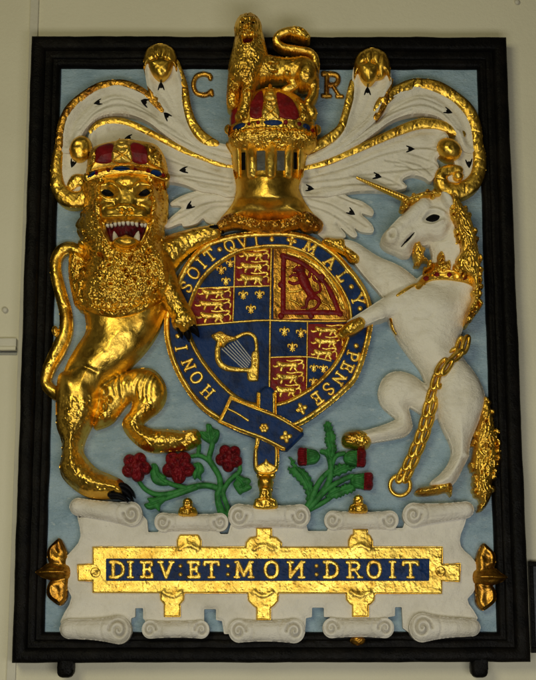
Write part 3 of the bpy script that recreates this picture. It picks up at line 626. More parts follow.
patch('cap', [(279, 117), (278, 104), (277, 92), (288, 96), (296, 106), (298, 119)], M['red'], t, RCW)
patch('cap', [(231, 124), (231.5, 110), (237, 101), (237, 112), (235, 122)], M['red'], t, RCW)
R = Relief(255, 80, 288, 124, 0.4); R.poly([(262.5, 119), (263, 104), (266, 90), (270, 84), (275, 90), (278, 104), (279, 119)], 0.5, 3.2, 4)
for a, b in (((264, 106), (277, 118)), ((277, 106), (264, 118))): R.ridge([a, b], 0.9, -1.3, n=1)
for y in (89, 94, 99, 104): R.ridge([(264, y), (271, y+2), (278, y)], 0.8, -1.2)
R.noise(.4, 3, 2); R.build('arch', M['gold_flat'], t, on=RCW)
for pts in ([(238, 119), (239, 106), (246, 96), (251, 100), (248, 110), (247, 119)], [(300, 120), (301, 110), (296, 98), (303, 100), (311, 110), (314, 122)]):
    x = [p[0] for p in pts]; R = Relief(min(x)-4, 90, max(x)+4, 126, 0.4); R.poly(pts, 0.4, 3, 3.5); R.noise(1.2, 3, 5); R.build('arch', M['gold_curl'], t, on=RCW)
for (x, y, rx, ry, mm, ro) in ((273, 123.5, 9.5, 2.7, 'blue', 0.02), (239, 127, 6.8, 2.6, 'blue', -0.25), (306.5, 127.5, 4.2, 2.8, 'blue', 0.3), (258, 123.5, 2, 2, 'red', 0), (285.5, 123.5, 2.4, 2.6, 'red', 0), (299.5, 125, 2.2, 2.3, 'red', 0), (313, 130, 1.9, 2, 'red', 0), (249, 125, 1.6, 1.8, 'red', 0)):
    dot('jewel', x, y, rx, ry, M[mm], t, on=RCW, z=3.0, H=1.6, rot=ro)

# ------------------------------------------------------------------ small lion standing on the crown
t = thing('carved_lion', 'small gilded lion standing on the helmet\'s crown, tail curled over its back', 'carved lion', base(270, 110, 34))
R = Relief(220, 0, 330, 128, 0.45)
R.limb([(252, 64, 15, 26), (268, 64, 13, 28), (285, 66, 11.5, 28), (303, 66, 13, 28)], 28, 1.0)
R.ell(306, 71, 12.5, 16, 28, 16, 0.2, k=1)
R.limb([(309, 70, 10, 28), (314, 84, 5.5, 28), (313, 93, 5, 28), (308, 104, 5, 28), (312, 112, 5.5, 28), (304, 115, 4.5, 28)], 28, 1.2, k=1)
R.limb([(292, 74, 7, 26), (294, 82, 5, 26), (285, 88, 4, 26)], 26, 1.0)
R.ell(287, 73, 5.5, 5, 30, 10)
R.poly([(238, 16), (233, 40), (228, 62), (229, 78), (238, 86), (254, 84), (264, 70), (269, 56), (266, 42), (262, 25), (254, 12), (245, 10)], 28, 20, 18, k=1)
R.limb([(236, 74, 8.5, 30), (233, 90, 6.5, 32), (232, 102, 5.5, 32)], 30, 1.1, k=1)
R.limb([(250, 74, 8, 34), (247, 92, 6.3, 36), (245, 106, 5.6, 36), (241, 116, 6.2, 36)], 34, 1.1, k=1)
R.ell(248, 25, 14, 16.5, 34, 12, k=1); R.ell(248, 24, 10, 12, 42, 9, k=2); R.ell(244, 35, 5, 4.2, 46, 6, k=1.5); R.ell(252, 35, 5, 4.2, 46, 6, k=1.5); R.ell(248, 43.5, 4.5, 3, 42, 7, k=1.5); R.limb([(248, 22, 3, 48), (248, 31, 3.4, 50)], 48, .9, k=1.5)
mm = (R.X < 268) & ((R.Y > 47) | (np.hypot((R.X-248)/8.5, (R.Y-30)/12.5) > 1)) & (R.Y < 84)
R.locks(420, 9, 1.8, 3.4, lambda x, y: 1.57-(x-248)*0.02, 4, mm, 0.5)
for (x, y, rx, ry, a) in ((242.5, 23, 3, 2, -3), (253.5, 23, 3, 2, -3), (248, 40, 4, 1.6, -5), (248, 32, 3, 1.5, 2), (242.5, 19, 4, 1.5, 2), (253.5, 19, 4, 1.5, 2)): R.dent(x, y, rx, ry, a)
R.noise(0.7, 7, 3); R.noise(0.3, 2.6, 5); R.locks(60, 5, 1.2, .9, 1.5, 8, (R.Y > 84) & (R.X < 262), .7)
R.blur(0.3); RL = R
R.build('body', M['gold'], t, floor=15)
dot('eye', 242.5, 23.2, 1.6, 1.0, M['ink'], t, RL, 0.1, .5); dot('eye', 253.5, 23.2, 1.6, 1.0, M['ink'], t, RL, .1, .5)
patch('mouth', [(243.5, 39.5), (248, 38.3), (252.5, 39.5), (251, 41.5), (245, 41.5)], M['maw'], t, RL, .2, .5, 1)
R = Relief(268, 20, 328, 74, 0.4)
R.limb([(316, 66, 4, 30), (315, 57, 3.8, 30), (309, 50.5, 3.6, 30), (298, 48, 3.3, 30), (284, 45.5, 3.4, 30), (276.5, 40, 3.4, 31), (279, 33.5, 3.6, 32), (289, 30, 4.4, 32), (299, 31, 5.6, 32), (306, 35, 4, 32), (309, 37, 1.5, 32)], 30, 1.0)
R.noise(.5, 4, 2); R.locks(25, 7, 1.3, 1.2, 0.3, 4, (R.Y < 40) & (R.X > 288), .4); R.build('tail', M['gold'], t, floor=16)
# ------------------------------------------------------------------ crowned lion supporter
t = thing('carved_lion', 'large gilded lion with open jaws and red crown, left of the shield', 'carved lion', base(110, 498, 0))
R = Relief(34, 140, 224, 506, 0.6)
# tail
R.limb([(64, 394, 7), (52, 390, 6.5), (44.5, 381, 5.5), (49, 365, 6), (58, 348, 7), (65, 330, 6.8), (65, 312, 6.3), (59.5, 290, 6), (55, 268, 5.6), (58, 253, 5.6), (68, 246, 6), (78, 250, 7)], 6, 1.2)
R.ell(54.5, 330, 3, 5, 6, 5)
R.poly([(70, 250), (80, 250), (87, 258), (87, 275), (82, 292), (75, 305), (71, 292), (68, 272)], 7, 9, 8)
# far hind leg, raised
R.poly([(97, 380), (112, 374), (125, 370), (140, 366.5), (154, 369), (164, 381), (166, 395), (160, 408), (149, 416.5), (142.5, 423), (151, 427.5), (165, 428), (185, 430), (196, 428), (200, 436), (192, 447), (165, 451), (148, 450.5), (135, 443), (124, 431), (122, 420), (130, 409), (131, 400), (124, 406), (112, 421), (98, 427), (92, 425), (94, 405)], 6, 14, 14)
rq = np.random.RandomState(9)
for k in range(8): R.ridge([(116+k*6+rq.randn()*1.5, 375-k*0.5+rq.rand()*3), (114+k*5.4+rq.randn()*1.2, 386), (117+k*5+rq.randn()*1.5, 394+k*0.6+rq.rand()*9)], 1.1+rq.rand()*.8, -.5-1.1*rq.rand())
for (x, y) in ((190, 434), (195, 440), (186, 444)): R.ell(x, y, 6, 5, 10, 9, k=2)
# trunk
R.poly([(86, 300), (85, 328), (75, 346), (66, 362), (58, 385), (57, 402), (70, 418), (94, 412), (101, 392), (110, 380), (122, 372), (136, 358), (150, 341), (160, 322), (163, 298), (130, 292)], 8, 27, 34, k=2)
for (x, y, rx, ry) in ((104, 392, 5, 7), (104, 406, 4.5, 7), (109, 400, 4, 5), (100, 418, 4, 5)): R.ell(x, y, rx, ry, 14, 10, k=2)
# near hind leg
R.poly([(60, 372), (55.5, 392), (54.5, 410), (55, 425), (60, 440), (60, 455), (58, 466), (62, 478), (75, 490), (90, 496.5), (112, 496.5), (121, 491), (123, 481), (111, 474), (97, 468), (86.5, 458), (81, 448), (84, 435), (92, 420), (98, 402), (97, 384), (82, 368)], 10, 24, 20, k=2)
for (x, y, ro) in ((104, 484, .5), (112, 486, .5), (117, 489, .5), (98, 489, .3)): R.ell(x, y, 7, 4.5, 20, 11, ro, k=1.5)
R.ridge([(66, 372), (80, 366), (96, 372)], 2.2, -1.6)
# shoulder, far and near forelegs
R.limb([(148, 262, 22, 8), (168, 249, 16, 9), (188, 239, 11, 11), (203, 233.5, 8.5, 13), (214, 231, 7, 14)], 10, 1.0, k=2)
R.poly([(90, 240), (90, 255), (86, 272), (82, 292), (82, 303), (95, 311), (112, 314.5), (130, 312.5), (146, 307), (158, 299), (166, 288), (168, 270), (164, 254), (158, 238), (125, 225)], 12, 26, 30, k=2)
R.limb([(153, 262, 17, 20), (162, 276, 14, 22), (169, 290, 11.5, 24), (176, 303, 10.5, 25), (183, 316, 11, 25)], 20, 1.1, k=2)
for (x, y) in ((177, 320), (184, 324), (190, 319)): R.ell(x, y, 5.5, 6.5, 28, 9, .4, k=1.5)
# curls along the mane's outline
rf = np.random.RandomState(5)
for q in spline([(88, 176), (87, 188), (86.5, 205), (80.5, 224), (84.5, 241), (90, 253), (86.5, 272), (81.5, 292), (80.5, 303), (95, 312), (112, 315.5), (130, 313.5), (146, 308), (158, 300.5)], False, 5): R.ell(q[0]+rf.randn()*1.0, q[1]+rf.randn()*1.0, 3.4+rf.rand()*1.5, 3.4+rf.rand()*1.5, 14, 8, k=1)
for q in spline([(161.5, 178), (162.5, 192), (162.5, 210), (159, 228), (160, 240)], False, 5): R.ell(q[0]+rf.randn()*1.0, q[1]+rf.randn()*1.0, 3.4+rf.rand()*1.5, 3.4+rf.rand()*1.5, 14, 8, k=1)
# head
R.poly([(90, 168), (87, 185), (86, 203), (82, 222), (86, 240), (96, 252), (126, 258), (152, 250), (162, 235), (163, 205), (161, 185), (160, 168), (125, 160)], 14, 25, 26, k=2)
R.poly([(98, 172), (98, 192), (101, 208), (105, 224), (110, 240), (118, 248), (126, 250), (134, 248), (143, 240), (148, 224), (152, 208), (155, 192), (154, 172), (126, 166)], 27, 20, 22, k=3)
R.limb([(126, 184, 11, 40), (126, 200, 11, 42), (126, 209, 12, 43)], 40, 0.7, k=3)
for sx in (-1, 1):
    R.ell(126+sx*20, 207, 13, 15, 34, 11, sx*-.15, k=5)
    R.ell(126+sx*12, 214, 14, 9, 40, 11, sx*0.15, k=3); R.ell(126+sx*19, 192.5, 11, 9, 40, 6, 0, k=2)
    R.dent(126+sx*18.5, 192.5, 7, 4, -4.5); R.ridge([(126+sx*7, 189), (126+sx*16, 184.5), (126+sx*28, 188.5)], 2.2, 3.2); R.ridge([(126+sx*10, 198), (126+sx*19, 199), (126+sx*28, 195)], 1.6, 2.2)
    R.ridge([(126+sx*15, 205), (126+sx*24, 210), (126+sx*27, 222), (126+sx*22, 236)], 2.2, 2.2)
    R.ridge([(126+sx*9, 204), (126+sx*18, 207.5)], 1.3, -1.2)
R.ell(126, 208.5, 10.5, 4.8, 47, 7, k=2); R.dent(121.5, 211, 2, 1.5, -4); R.dent(130.5, 211, 2, 1.5, -4); R.ridge([(126, 213), (126, 219)], 1.1, -2.5, n=1)
R.dent(126, 186, 9, 4, -2)
mouth = [(104.5, 222), (114, 221.3), (126, 220.5), (138, 221.3), (147.5, 222), (145, 233), (141, 241), (134, 239.5), (126, 236), (117, 239.5), (109.5, 242), (106, 233)]
R.cut(mouth, 9, 2.2, spl=False); R.ell(126, 243, 13, 6.5, 40, 11, k=1.5)
R.ridge([(103, 219), (115, 218), (126, 216.5), (137, 218), (149, 219)], 1.8, 2.5)
# fur and tool marks
face = np.hypot((R.X-126)/33, (R.Y-207)/40) < 1
low = (R.Y > 440) & (R.Y < 492) & (R.X < 120); R.locks(230, 5, 1.4, 0.8, 1.2, 12, low | ((R.Y > 425) & (R.X > 140)), .8)
R.locks(150, 4, 1.3, 0.7, .4, 15, (R.Y > 255) & (R.X > 160), .9)
R.locks(60, 4, 1.3, 0.6, 1.2, 18, (R.Y > 395) & (R.Y < 430) & (R.X < 95), .9)
smooth_trunk = (R.X > 58) & (R.X < 165) & (R.Y > 312) & (R.Y < 395)
R.noise(0.9, 16, 3); R.noise(0.38, 5.5, 4, np.where(smooth_trunk, 0.35, 1.0)); R.noise(0.28, 2.4, 5, np.where(smooth_trunk, 0.4, 1.0))
R.blur(0.75)
R.locks(420, 4, 1.3, 0.55, 1.2, 62, low | ((R.Y > 405) & (R.X > 118)) | ((R.Y > 400) & (R.Y < 470) & (R.X < 92)), .9); R.locks(300, 4, 1.2, .6, .5, 65, (R.X > 158) & (R.Y < 335), .9); R.noise(.16, 1.9, 71, np.where(smooth_trunk, 0.25, 1.0)); RLI = R
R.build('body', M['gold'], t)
# mane and tail tuft
def ring_mask(R): return np.hypot((R.X-126)/35.5, (R.Y-207)/45) > 1
R = Relief(70, 160, 176, 322, 0.5)
chest = [(87, 172), (84.5, 186), (84, 203), (78, 224), (82, 241), (88, 252), (84, 271), (79, 292), (78, 303), (94, 313.5), (112, 318), (130, 316), (146, 310.5), (158, 303), (167, 289), (169, 271), (165, 255), (161, 243), (161.5, 228), (165, 210), (165.5, 190), (163, 172)]
R.poly(chest, 0.2, 1.2, 3); R.SD = np.minimum(R.SD, (np.hypot((R.X-126.5)/(26.5), (R.Y-205)/44)-1)*32); R.H = np.where(R.SD > 0, R.H, -1e3)
R.SD = np.minimum(R.SD, (R.Y-176)*1.0); R.H = np.where(R.SD > 0, R.H, -1e3)
R.locks(1150, 6.5, 1.8, 5.0, lambda x, y: (1.57-(x-125)*0.012) if y > 245 else (2.0 if x < 125 else 1.2), 22, None, 0.8, 1.2, 4.0)
R.noise(0.5, 4, 6); R.blur(0.3)
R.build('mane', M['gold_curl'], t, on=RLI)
R = Relief(62, 240, 94, 312, 0.45); R.poly([(72, 254), (80, 253), (86, 260), (86, 275), (82, 291), (75, 303.5), (71.5, 291), (69, 272)], .2, 1.2, 3); R.locks(70, 9, 1.5, 2.0, 1.75, 31, None, .4); R.build('tail_tuft', M['gold_curl'], t, on=RLI)
# eyes, mouth, teeth
for sx, ro in ((-1, -0.1), (1, 0.12)):
    R = Relief(126+sx*18-10, 184, 126+sx*18+10, 202, 0.35); x = 126+sx*18.3
    R.poly([(x-5.8*sx, 194.5), (x-2*sx, 190.3), (x+3*sx, 190), (x+6*sx, 193.6), (x+1*sx, 195.9)], 0.3, 1.0, 2); R.build('eye', M['ink'], t, on=RLI)
patch('mouth', [(104.5, 223), (126, 221.5), (147.5, 223), (144.5, 232), (140.5, 240), (134, 238), (126, 234.5), (118, 238), (111.5, 240), (107.5, 232)], M['maw'], t, RLI, 0.3, 0.4, 1.5, spl=False)
RLI.finish()
def tooth(x, y, pts, cz):
    h1, m1 = [float(v) for v in RLI.sample(126, 219.0)]; h2, m2 = [float(v) for v in RLI.sample(x, y)]
    R = Relief(x-10, y-12, x+10, y+12, .3); R.limb([(q[0], q[1], q[2], h2+cz) for q in pts], 0, .8, n=3); R.build('tooth', M['tooth'], t, floor=h2-1, href=m2)
rt = np.random.RandomState(3)
for k in range(10):
    x = 106.5+k*4.3+rt.randn()*.3; L_ = 0.9+rt.rand()*1.0+(.9 if k in (2, 7) else 0); y0 = 223.6-1.2*(1-((x-126)/20)**2)
    tooth(x, y0+1, [(x, y0-.6, 1.9), (x, y0+L_*.5, 1.6), (x+rt.randn()*.3, y0+L_, .9)], 4)
for sx in (-1, 1):
    x = 126+sx*11; tooth(x, 235.5, [(x+sx*1.2, 231, .6), (x+sx*.4, 234.5, 2.2), (x-sx*.6, 238.5, 3.2)], 3)
# claws
for (pts, nm) in (([(112, 490, 3.4), (120, 489, 3.6), (127, 493, 2.6), (131.5, 499, .8)], 0), ([(110, 494.5, 3), (118, 494.5, 3.2), (124, 497.5, 2.2), (127, 501, .7)], 0), ([(115, 486.5, 3), (123, 485.5, 3.2), (130, 490, 2.2), (133.5, 496, .7)], 0),
                  ([(183, 326, 3.4), (187, 332, 3), (188, 338, .8)], 1), ([(189, 324, 3.4), (195, 328, 2.8), (198, 333, .8)], 1), ([(177, 323, 3), (180, 330, 2.4), (181, 335, .7)], 1), ([(211, 228, 3.2), (218, 227, 2.8), (223, 229, .8)], 1)):
    x = [p[0] for p in pts]; y = [p[1] for p in pts]; R = Relief(min(x)-5, min(y)-5, max(x)+5, max(y)+5, 0.35)
    z = 22 if nm == 0 else (24 if pts[0][0] < 200 else 16); R.limb(pts, z, 1.6); R.noise(.2, 3, 2); R.build('claw', M['ink'], t, floor=4)
# the lion's crown
R = Relief(78, 128, 176, 186, 0.5)
R.poly([(88, 176), (86, 164), (90, 148), (98, 142), (112, 138.5), (126, 136.5), (142, 138.5), (155, 142), (163, 152), (167, 166), (165, 179), (146, 172), (126, 170), (106, 171)], 34, 18, 30)
R.noise(.5, 6, 2); RK = R; crown = R.build('crown', M['gold'], t, floor=10)
bl = lambda x: 169.5+((x-127)/40)**2*8.0
R = Relief(78, 158, 176, 188, 0.4); xx = (87.5, 98, 112, 127, 142, 155, 165.5); R.limb([(x, bl(x), 4.6) for x in xx], 0.3, 0.45)
for dy in (-4.2, 4.2): R.ridge([(x, bl(x)+dy) for x in xx], .8, 1.0)
R.noise(.4, 4, 3); R.build('band', M['gold'], crown, on=RK)
patch('cap', [(96.5, 163.5), (96, 152), (99, 146), (112.5, 143), (113, 161)], M['red'], crown, RK)
patch('cap', [(131.5, 161), (131.5, 143), (143, 145), (147, 152), (147.5, 163.5)], M['red'], crown, RK)
R = Relief(106, 130, 140, 168, 0.4); R.poly([(112.8, 162.5), (113, 150), (116, 139), (122, 137), (128, 139), (131.5, 150), (131.8, 162.5)], .5, 3.2, 4)
for a, b in (((114, 151), (131, 162)), ((131, 151), (114, 162))): R.ridge([a, b], .9, -1.3, n=1)
for y in (142, 147): R.ridge([(114, y), (122, y+2), (130, y)], .8, -1.2)
R.noise(.4, 3, 4); R.build('arch', M['gold_flat'], crown, on=RK)
for pts in ([(87.5, 166), (88, 152), (95, 147), (96, 163)], [(148, 164), (147.5, 152), (145, 143), (156, 146), (163, 156), (165, 170)]):
    x = [p[0] for p in pts]; R = Relief(min(x)-5, 138, max(x)+5, 174, .4); R.poly(pts, .4, 3, 4); R.noise(1.6, 3.2, 6); R.build('arch', M['gold_curl'], crown, on=RK)
for (x, rx, ry, mm, ro) in ((121.5, 9.5, 2.6, 'blue', 0), (92, 5.5, 2.0, 'blue', -.6), (156.5, 6, 2.4, 'blue', .3), (96.5, 2.3, 2.2, 'red', 0), (108.5, 2.2, 2.2, 'red', 0), (135, 2.2, 2.2, 'red', 0), (148, 2.2, 2.3, 'red', 0), (163.5, 2, 2, 'red', 0)):
    dot('jewel', x, bl(x)-.5, rx, ry, M[mm], crown, RK, 2.4, 1.5, ro)
# ------------------------------------------------------------------ chained unicorn supporter
t = thing('carved_unicorn', 'white unicorn with golden horn, mane and chain, rearing right of the shield', 'carved unicorn', base(445, 492, 0))
R = Relief(336, 184, 494, 496, 0.6)
# raised far hind leg
R.poly([(440, 386), (426, 382), (413, 373.5), (397, 370), (384, 376.5), (378.5, 391), (382, 404), (391, 413), (396, 418), (385, 423.5), (368, 429), (354, 433), (352, 444), (372, 442), (395, 438), (407, 434.5), (413, 427), (411.5, 416), (410, 406), (420, 411.5), (434, 420), (444, 405)], 6, 14, 14)
R.ridge([(421, 374), (424, 386), (432, 393)], 1.6, -1.8); R.dent(424, 379, 4, 3, 1.5)
# far foreleg
R.limb([(412, 296, 19, 7), (392, 279, 17, 7), (376, 268, 13, 8), (364, 258, 10, 10), (354, 249, 7.5, 13), (346, 245, 6, 14)], 7, 0.8)
R.ridge([(377, 270), (384, 282), (385, 296)], 3, -1.2)
# trunk and neck
R.poly([(430, 268), (412, 281), (396, 293), (388, 308), (391, 322), (399, 338), (411, 355), (421, 368), (428, 384), (440, 404), (470, 410), (486.5, 398), (480, 377), (468, 361), (461, 346), (463, 330), (472, 308), (481.5, 288), (480, 272), (448, 262)], 8, 22, 30, k=2)
R.poly([(431, 236), (433.5, 254), (430, 268), (424, 282), (440, 304), (470, 296), (482, 284), (480, 250), (472, 222), (458, 198), (438, 205)], 12, 17, 24, k=3)
R.ridge([(398, 300), (402, 318), (410, 330)], 5, 1.5)
# near thigh and standing hind leg
R.poly([(446, 360), (435, 376), (432, 392), (436, 408), (444, 426), (451.5, 442), (453, 452), (449, 463), (440, 474), (431, 482), (438, 488), (454, 484), (464, 467), (469, 456), (472, 440), (480, 420), (486, 399), (479, 376), (463, 358)], 10, 22, 22, k=2.5)
R.ell(463, 455, 6.5, 5.5, 16, 10, k=2); R.ridge([(440, 372), (434, 388), (438, 408)], 2.5, -1.4)
# near foreleg
R.limb([(440, 300, 21, 14), (424, 298, 18.5, 15), (405, 300, 14, 17), (390, 305.5, 10.5, 18), (377, 311, 8.2, 19), (363, 318.5, 6.8, 20), (352, 324, 5.4, 20)], 15, 0.9, k=2.5)
R.ridge([(432, 314), (427, 317), (415, 318)], 2, -1.2); R.ell(380, 311, 8, 8, 22, 7, k=2)
# head
R.poly([(408, 202.5), (401, 215), (393, 224), (386, 230), (382, 235), (382, 241), (387.5, 246.5), (396, 250), (403, 254), (411, 253), (416, 244), (428, 242), (440, 240), (451, 230), (458, 212), (455, 197), (440, 190), (420, 193)], 10, 20, 15, k=2)
R.ell(438, 224, 15, 15, 26, 9, k=3); R.ell(391.5, 236.5, 8, 8.5, 24, 9, k=2.5); R.limb([(424, 205, 8, 26), (406, 220, 7, 26), (394, 231, 6, 26)], 26, 1.0, k=2.5)
R.dent(432.5, 217.5, 8.5, 6, -4.5); R.ridge([(421, 219), (428, 211), (437, 209.5), (444, 213)], 1.7, 4.2); R.ridge([(423, 223), (432, 226), (443, 221)], 1.4, 3.0); R.ridge([(424, 227), (433, 230.5), (446, 226)], 1.2, 1.0)
R.dent(391.5, 234.5, 2.4, 3.2, -7, .2); R.ridge([(387, 232), (390, 228.5), (395.5, 231), (396, 238), (392, 241)], 1.5, 1.8)
R.ridge([(402, 245.5), (407, 240), (413, 233.5)], 1.2, -4.5); R.ridge([(404, 249), (410, 242.5), (416, 235)], 1.5, 1.4); R.ridge([(396, 242), (404, 240), (412, 231)], 1.8, 1.2)
R.ridge([(417, 243), (430, 238), (443, 238), (450, 226)], 2.2, -3.2); R.ridge([(400, 222), (408, 226), (418, 226)], 2.5, -1.0)
R.poly([(441, 192), (450, 196), (454, 206), (449, 209), (443, 201)], 34, 4, 4, k=1)
for k in range(5): R.ridge([(436+k*4, 243+k*1.2), (438+k*5, 252), (434+k*6, 264)], 1.6, -.7)
R.noise(0.7, 18, 3); R.noise(0.3, 6, 4); R.noise(.12, 2.4, 7); R.blur(.85); RU = R
R.build('body', M['white'], t)
# horn
R = Relief(352, 172, 420, 212, 0.35); R.limb([(357, 177, .7), (380, 187, 2.0), (400, 195.5, 2.8), (413, 201.5, 3.5)], 26, 1.15)
for k in range(20):
    f = k/20; x, y = 359+f*53, 177.8+f*23; R.ridge([(x+1.6, y-3), (x-1.2, y+3)], .5, -.5, n=1)
R.build('horn', M['gold'], t, floor=22)
# eye
R = Relief(422, 208, 444, 226, .35); R.poly([(425.8, 219), (429.5, 215.2), (434.5, 213.8), (439.6, 216.5), (437, 220.8), (431, 222)], .3, 2.2, 3.5); R.build('eye', M['ink'], t, on=RU)
R = Relief(396, 226, 420, 252, .35); R.limb([(401, 247, .3), (404, 243.5, .7), (408, 239.5, 1.1), (412, 235, .8), (414.5, 232.5, .3)], .1, .15); R.build('mouth', M['ink'], t, on=RU)
# forelock, mane, beard, tail
def hair(name, box_, pts, z, H, rr, n, L, r, amp, ang, on=None, seed=1, m='gold_curl', spread=.45, floor=0, lowcurl=.8):
    R = Relief(*box_, 0.45); R.poly(pts, z, H, rr)
    rf = np.random.RandomState(seed+40); po = spline(pts, True, 4)
    for q in po[::2]:
        if rf.rand() < .45: continue
        a = (ang(*q) if callable(ang) else ang)+rf.randn()*.5; l = min(L, 9)*(.25+.5*rf.rand()); R.limb([(q[0], q[1], r*1.3), (q[0]+l*.5*math.cos(a), q[1]+l*.5*math.sin(a), r*1.1), (q[0]+l*math.cos(a+.4), q[1]+l*math.sin(a+.4), r*.4)], z+H*.25, 1.0, n=2)
    R.locks(n, L, r, amp, ang, seed, None, spread, lowcurl); R.noise(.4, 3.5, seed); R.blur(.3); return R, R.build(name, M[m], t, on=on, floor=floor)
hair('forelock', (400, 184, 446, 212), [(404, 207), (406, 199), (414, 194), (428, 190), (440, 190.5), (438, 195), (428, 196), (418, 199), (410, 202)], 27, 5, 5, 60, 9, 1.6, 2.6, 2.8, None, 4, spread=.3, floor=14)
hair('mane', (446, 190, 492, 326), [(451, 199), (455, 194), (462, 201), (470, 213), (475.5, 228), (479, 246), (481, 262), (480.5, 272), (480, 284), (479.5, 300), (473, 312), (466, 321), (467, 311), (473, 298), (474, 285), (470, 276), (460, 271), (456, 259), (461, 250), (459, 236), (455, 222), (453, 210)], 28, 10, 10, 330, 15, 2.0, 3.8, lambda x, y: 1.35, None, 5, spread=.38, floor=2, lowcurl=.45)
hair('beard', (408, 236, 432, 268), [(415, 242), (419, 241), (424, 248), (423.5, 258), (419, 265.5), (414.5, 258), (413, 249)], 14, 6, 5, 46, 7, 1.5, 3.2, 1.5, None, 6, floor=4)
hair('tail', (464, 394, 506, 514), [(484, 398), (489, 402), (493, 411), (495, 424), (499, 436), (497.5, 444), (499.5, 456), (496, 470), (493, 482), (492.5, 494), (484.5, 508.5), (480, 499), (475.5, 489), (476, 476), (472.5, 464), (475, 448), (477, 432), (479.5, 414)], 8, 9, 10, 260, 16, 2.2, 4.5, 1.55, None, 7, spread=.3, lowcurl=.45)
# hooves
def hoof(box_, pts, z, H, rr, m='gold', n=40, a=.2, floor=0):
    R = Relief(*box_, .4); R.poly(pts, z, H, rr); R.locks(n, 7, 1.2, 1.2, a, 3, None, .6); R.noise(.5, 4, 3); R.build('hoof', M[m], t, floor=floor)
hoof((338, 424, 378, 456), [(342, 438), (345, 432), (354, 429.5), (364, 430), (371, 436), (371, 444), (364, 448.5), (352, 447), (344, 445)], 8, 12, 9, 'gold_curl')
hoof((408, 476, 460, 500), [(416, 491), (420, 487), (430, 485), (438, 482), (450, 480), (453, 485), (452, 496), (448, 491.5), (438, 493.5), (424, 495), (417, 494)], 12, 10, 7, 'gold_curl')
R = Relief(334, 316, 370, 344, .4); R.limb([(360, 322, 5.5, 26), (352, 326.5, 6.5, 26), (346, 330, 5, 24), (342, 333, 4, 22)], 24, 1.0); R.ridge([(357, 319), (351, 331)], .9, -1.0); R.noise(.5, 4, 3); R.build('hoof', M['gold_curl'], t, floor=8)
R = Relief(318, 230, 366, 264, .4); R.poly([(322, 241), (326, 236.5), (336, 237.5), (344, 238), (347, 245), (354, 250), (360, 256), (358, 262), (350, 260), (346, 255), (338, 250), (330, 246)], 14, 7, 5); R.ridge([(346, 240), (344, 252)], 1, -1.5); R.locks(50, 7, 1.2, 1.2, .5, 3, None, .5); R.noise(.7, 4, 3); R.build('hoof', M['gold_curl'], t, floor=6)
# crown collar
R = Relief(410, 248, 492, 300, .4)
bl2 = [(418, 287, 3), (424, 279.5, 4.2), (432, 276, 4.8), (444, 275, 5.2), (458, 276.5, 5.2), (470, 280, 5.2), (479, 286, 4.6)]
R.limb(bl2, .3, .5)
for dy in (-4.2, 4.2): R.ridge([(p[0], p[1]+dy) for p in bl2], .8, 1.0)
R.noise(.5, 4, 5); collar = R.build('crown_collar', M['gold'], t, on=RU)
for k_, (x, y, a) in enumerate(((441, 263, 1.25), (430, 268, .9), (461, 265.5, 1.1), (472, 271, .9))):
    R = Relief(x-14, y-16, x+14, y+16, .4); R.poly([(x-3*a, y+9*a), (x-8*a, y+5*a), (x-7*a, y-1*a), (x-3.5*a, y-1*a), (x-3*a, y-6*a), (x+.5*a, y-9.5*a), (x+3*a, y-5*a), (x+3.5*a, y-1*a), (x+7*a, y-2*a), (x+7.5*a, y+5*a), (x+3*a, y+9*a)], .4, 3.0, 4)
    R.locks(26, 7, 1.4, 2.0, -1.6, k_, None, .6); R.noise(.4, 3, int(x)); R.build('crown_leaf', M['gold_curl'], collar, on=RU)
for (x, y) in ((426, 278, ), (436.5, 275.2), (449, 275.5), (464, 278.5), (476, 283.5)): dot('jewel', x, y, 2.9, 2.6, M['red'], collar, RU, 2.6, 1.6)
# strap behind the legs
R = Relief(388, 270, 436, 336, .4); R.limb([(424, 284, 1.6), (414, 285, 1.8), (404, 291, 1.8), (397, 296, 1.3)], .2, .9); R.noise(.4, 3, 2); R.build('strap', M['gold'], t, on=RU)
R = Relief(386, 314, 402, 340, .4); R.limb([(391, 318, 1.6), (392.5, 327, 1.8), (396, 334, 1.2)], .2, .9); R.build('strap', M['gold'], t, on=RU)
# chain of separate links, ending in a ring
chain = bpy.data.objects.new('chain', None); chain.empty_display_size = .03; COL.objects.link(chain); chain.parent = t
path = spline([(464, 340), (461, 349), (454, 355), (446, 364), (440, 375), (436, 388), (431.5, 402), (428, 416), (423.5, 432), (418, 446), (411, 462), (403, 478)], False, 12)
seg = np.r_[0, np.cumsum(np.hypot(*np.diff(path, axis=0).T))]
def at(s_): return np.array([np.interp(s_, seg, path[:, 0]), np.interp(s_, seg, path[:, 1])])
def link_(cx, cy, dirv, la, lb, r, z, tilt, nm='link'):
    d = dirv/np.linalg.norm(dirv); n = np.array([-d[1], d[0]]); P_ = []
    for k in range(22):
        a = 2*math.pi*k/22; u = la*math.cos(a); v = lb*math.copysign(abs(math.sin(a))**.8, math.sin(a))
        q = np.array([cx, cy])+d*u+n*v*math.cos(tilt); P_.append((*map(float, P(q[0], q[1], z+v*math.sin(tilt)+u*.10)), r*U))
    return tube(nm, P_, M['gold'], chain, 8, True)
L_ = seg[-1]; n_ = 11
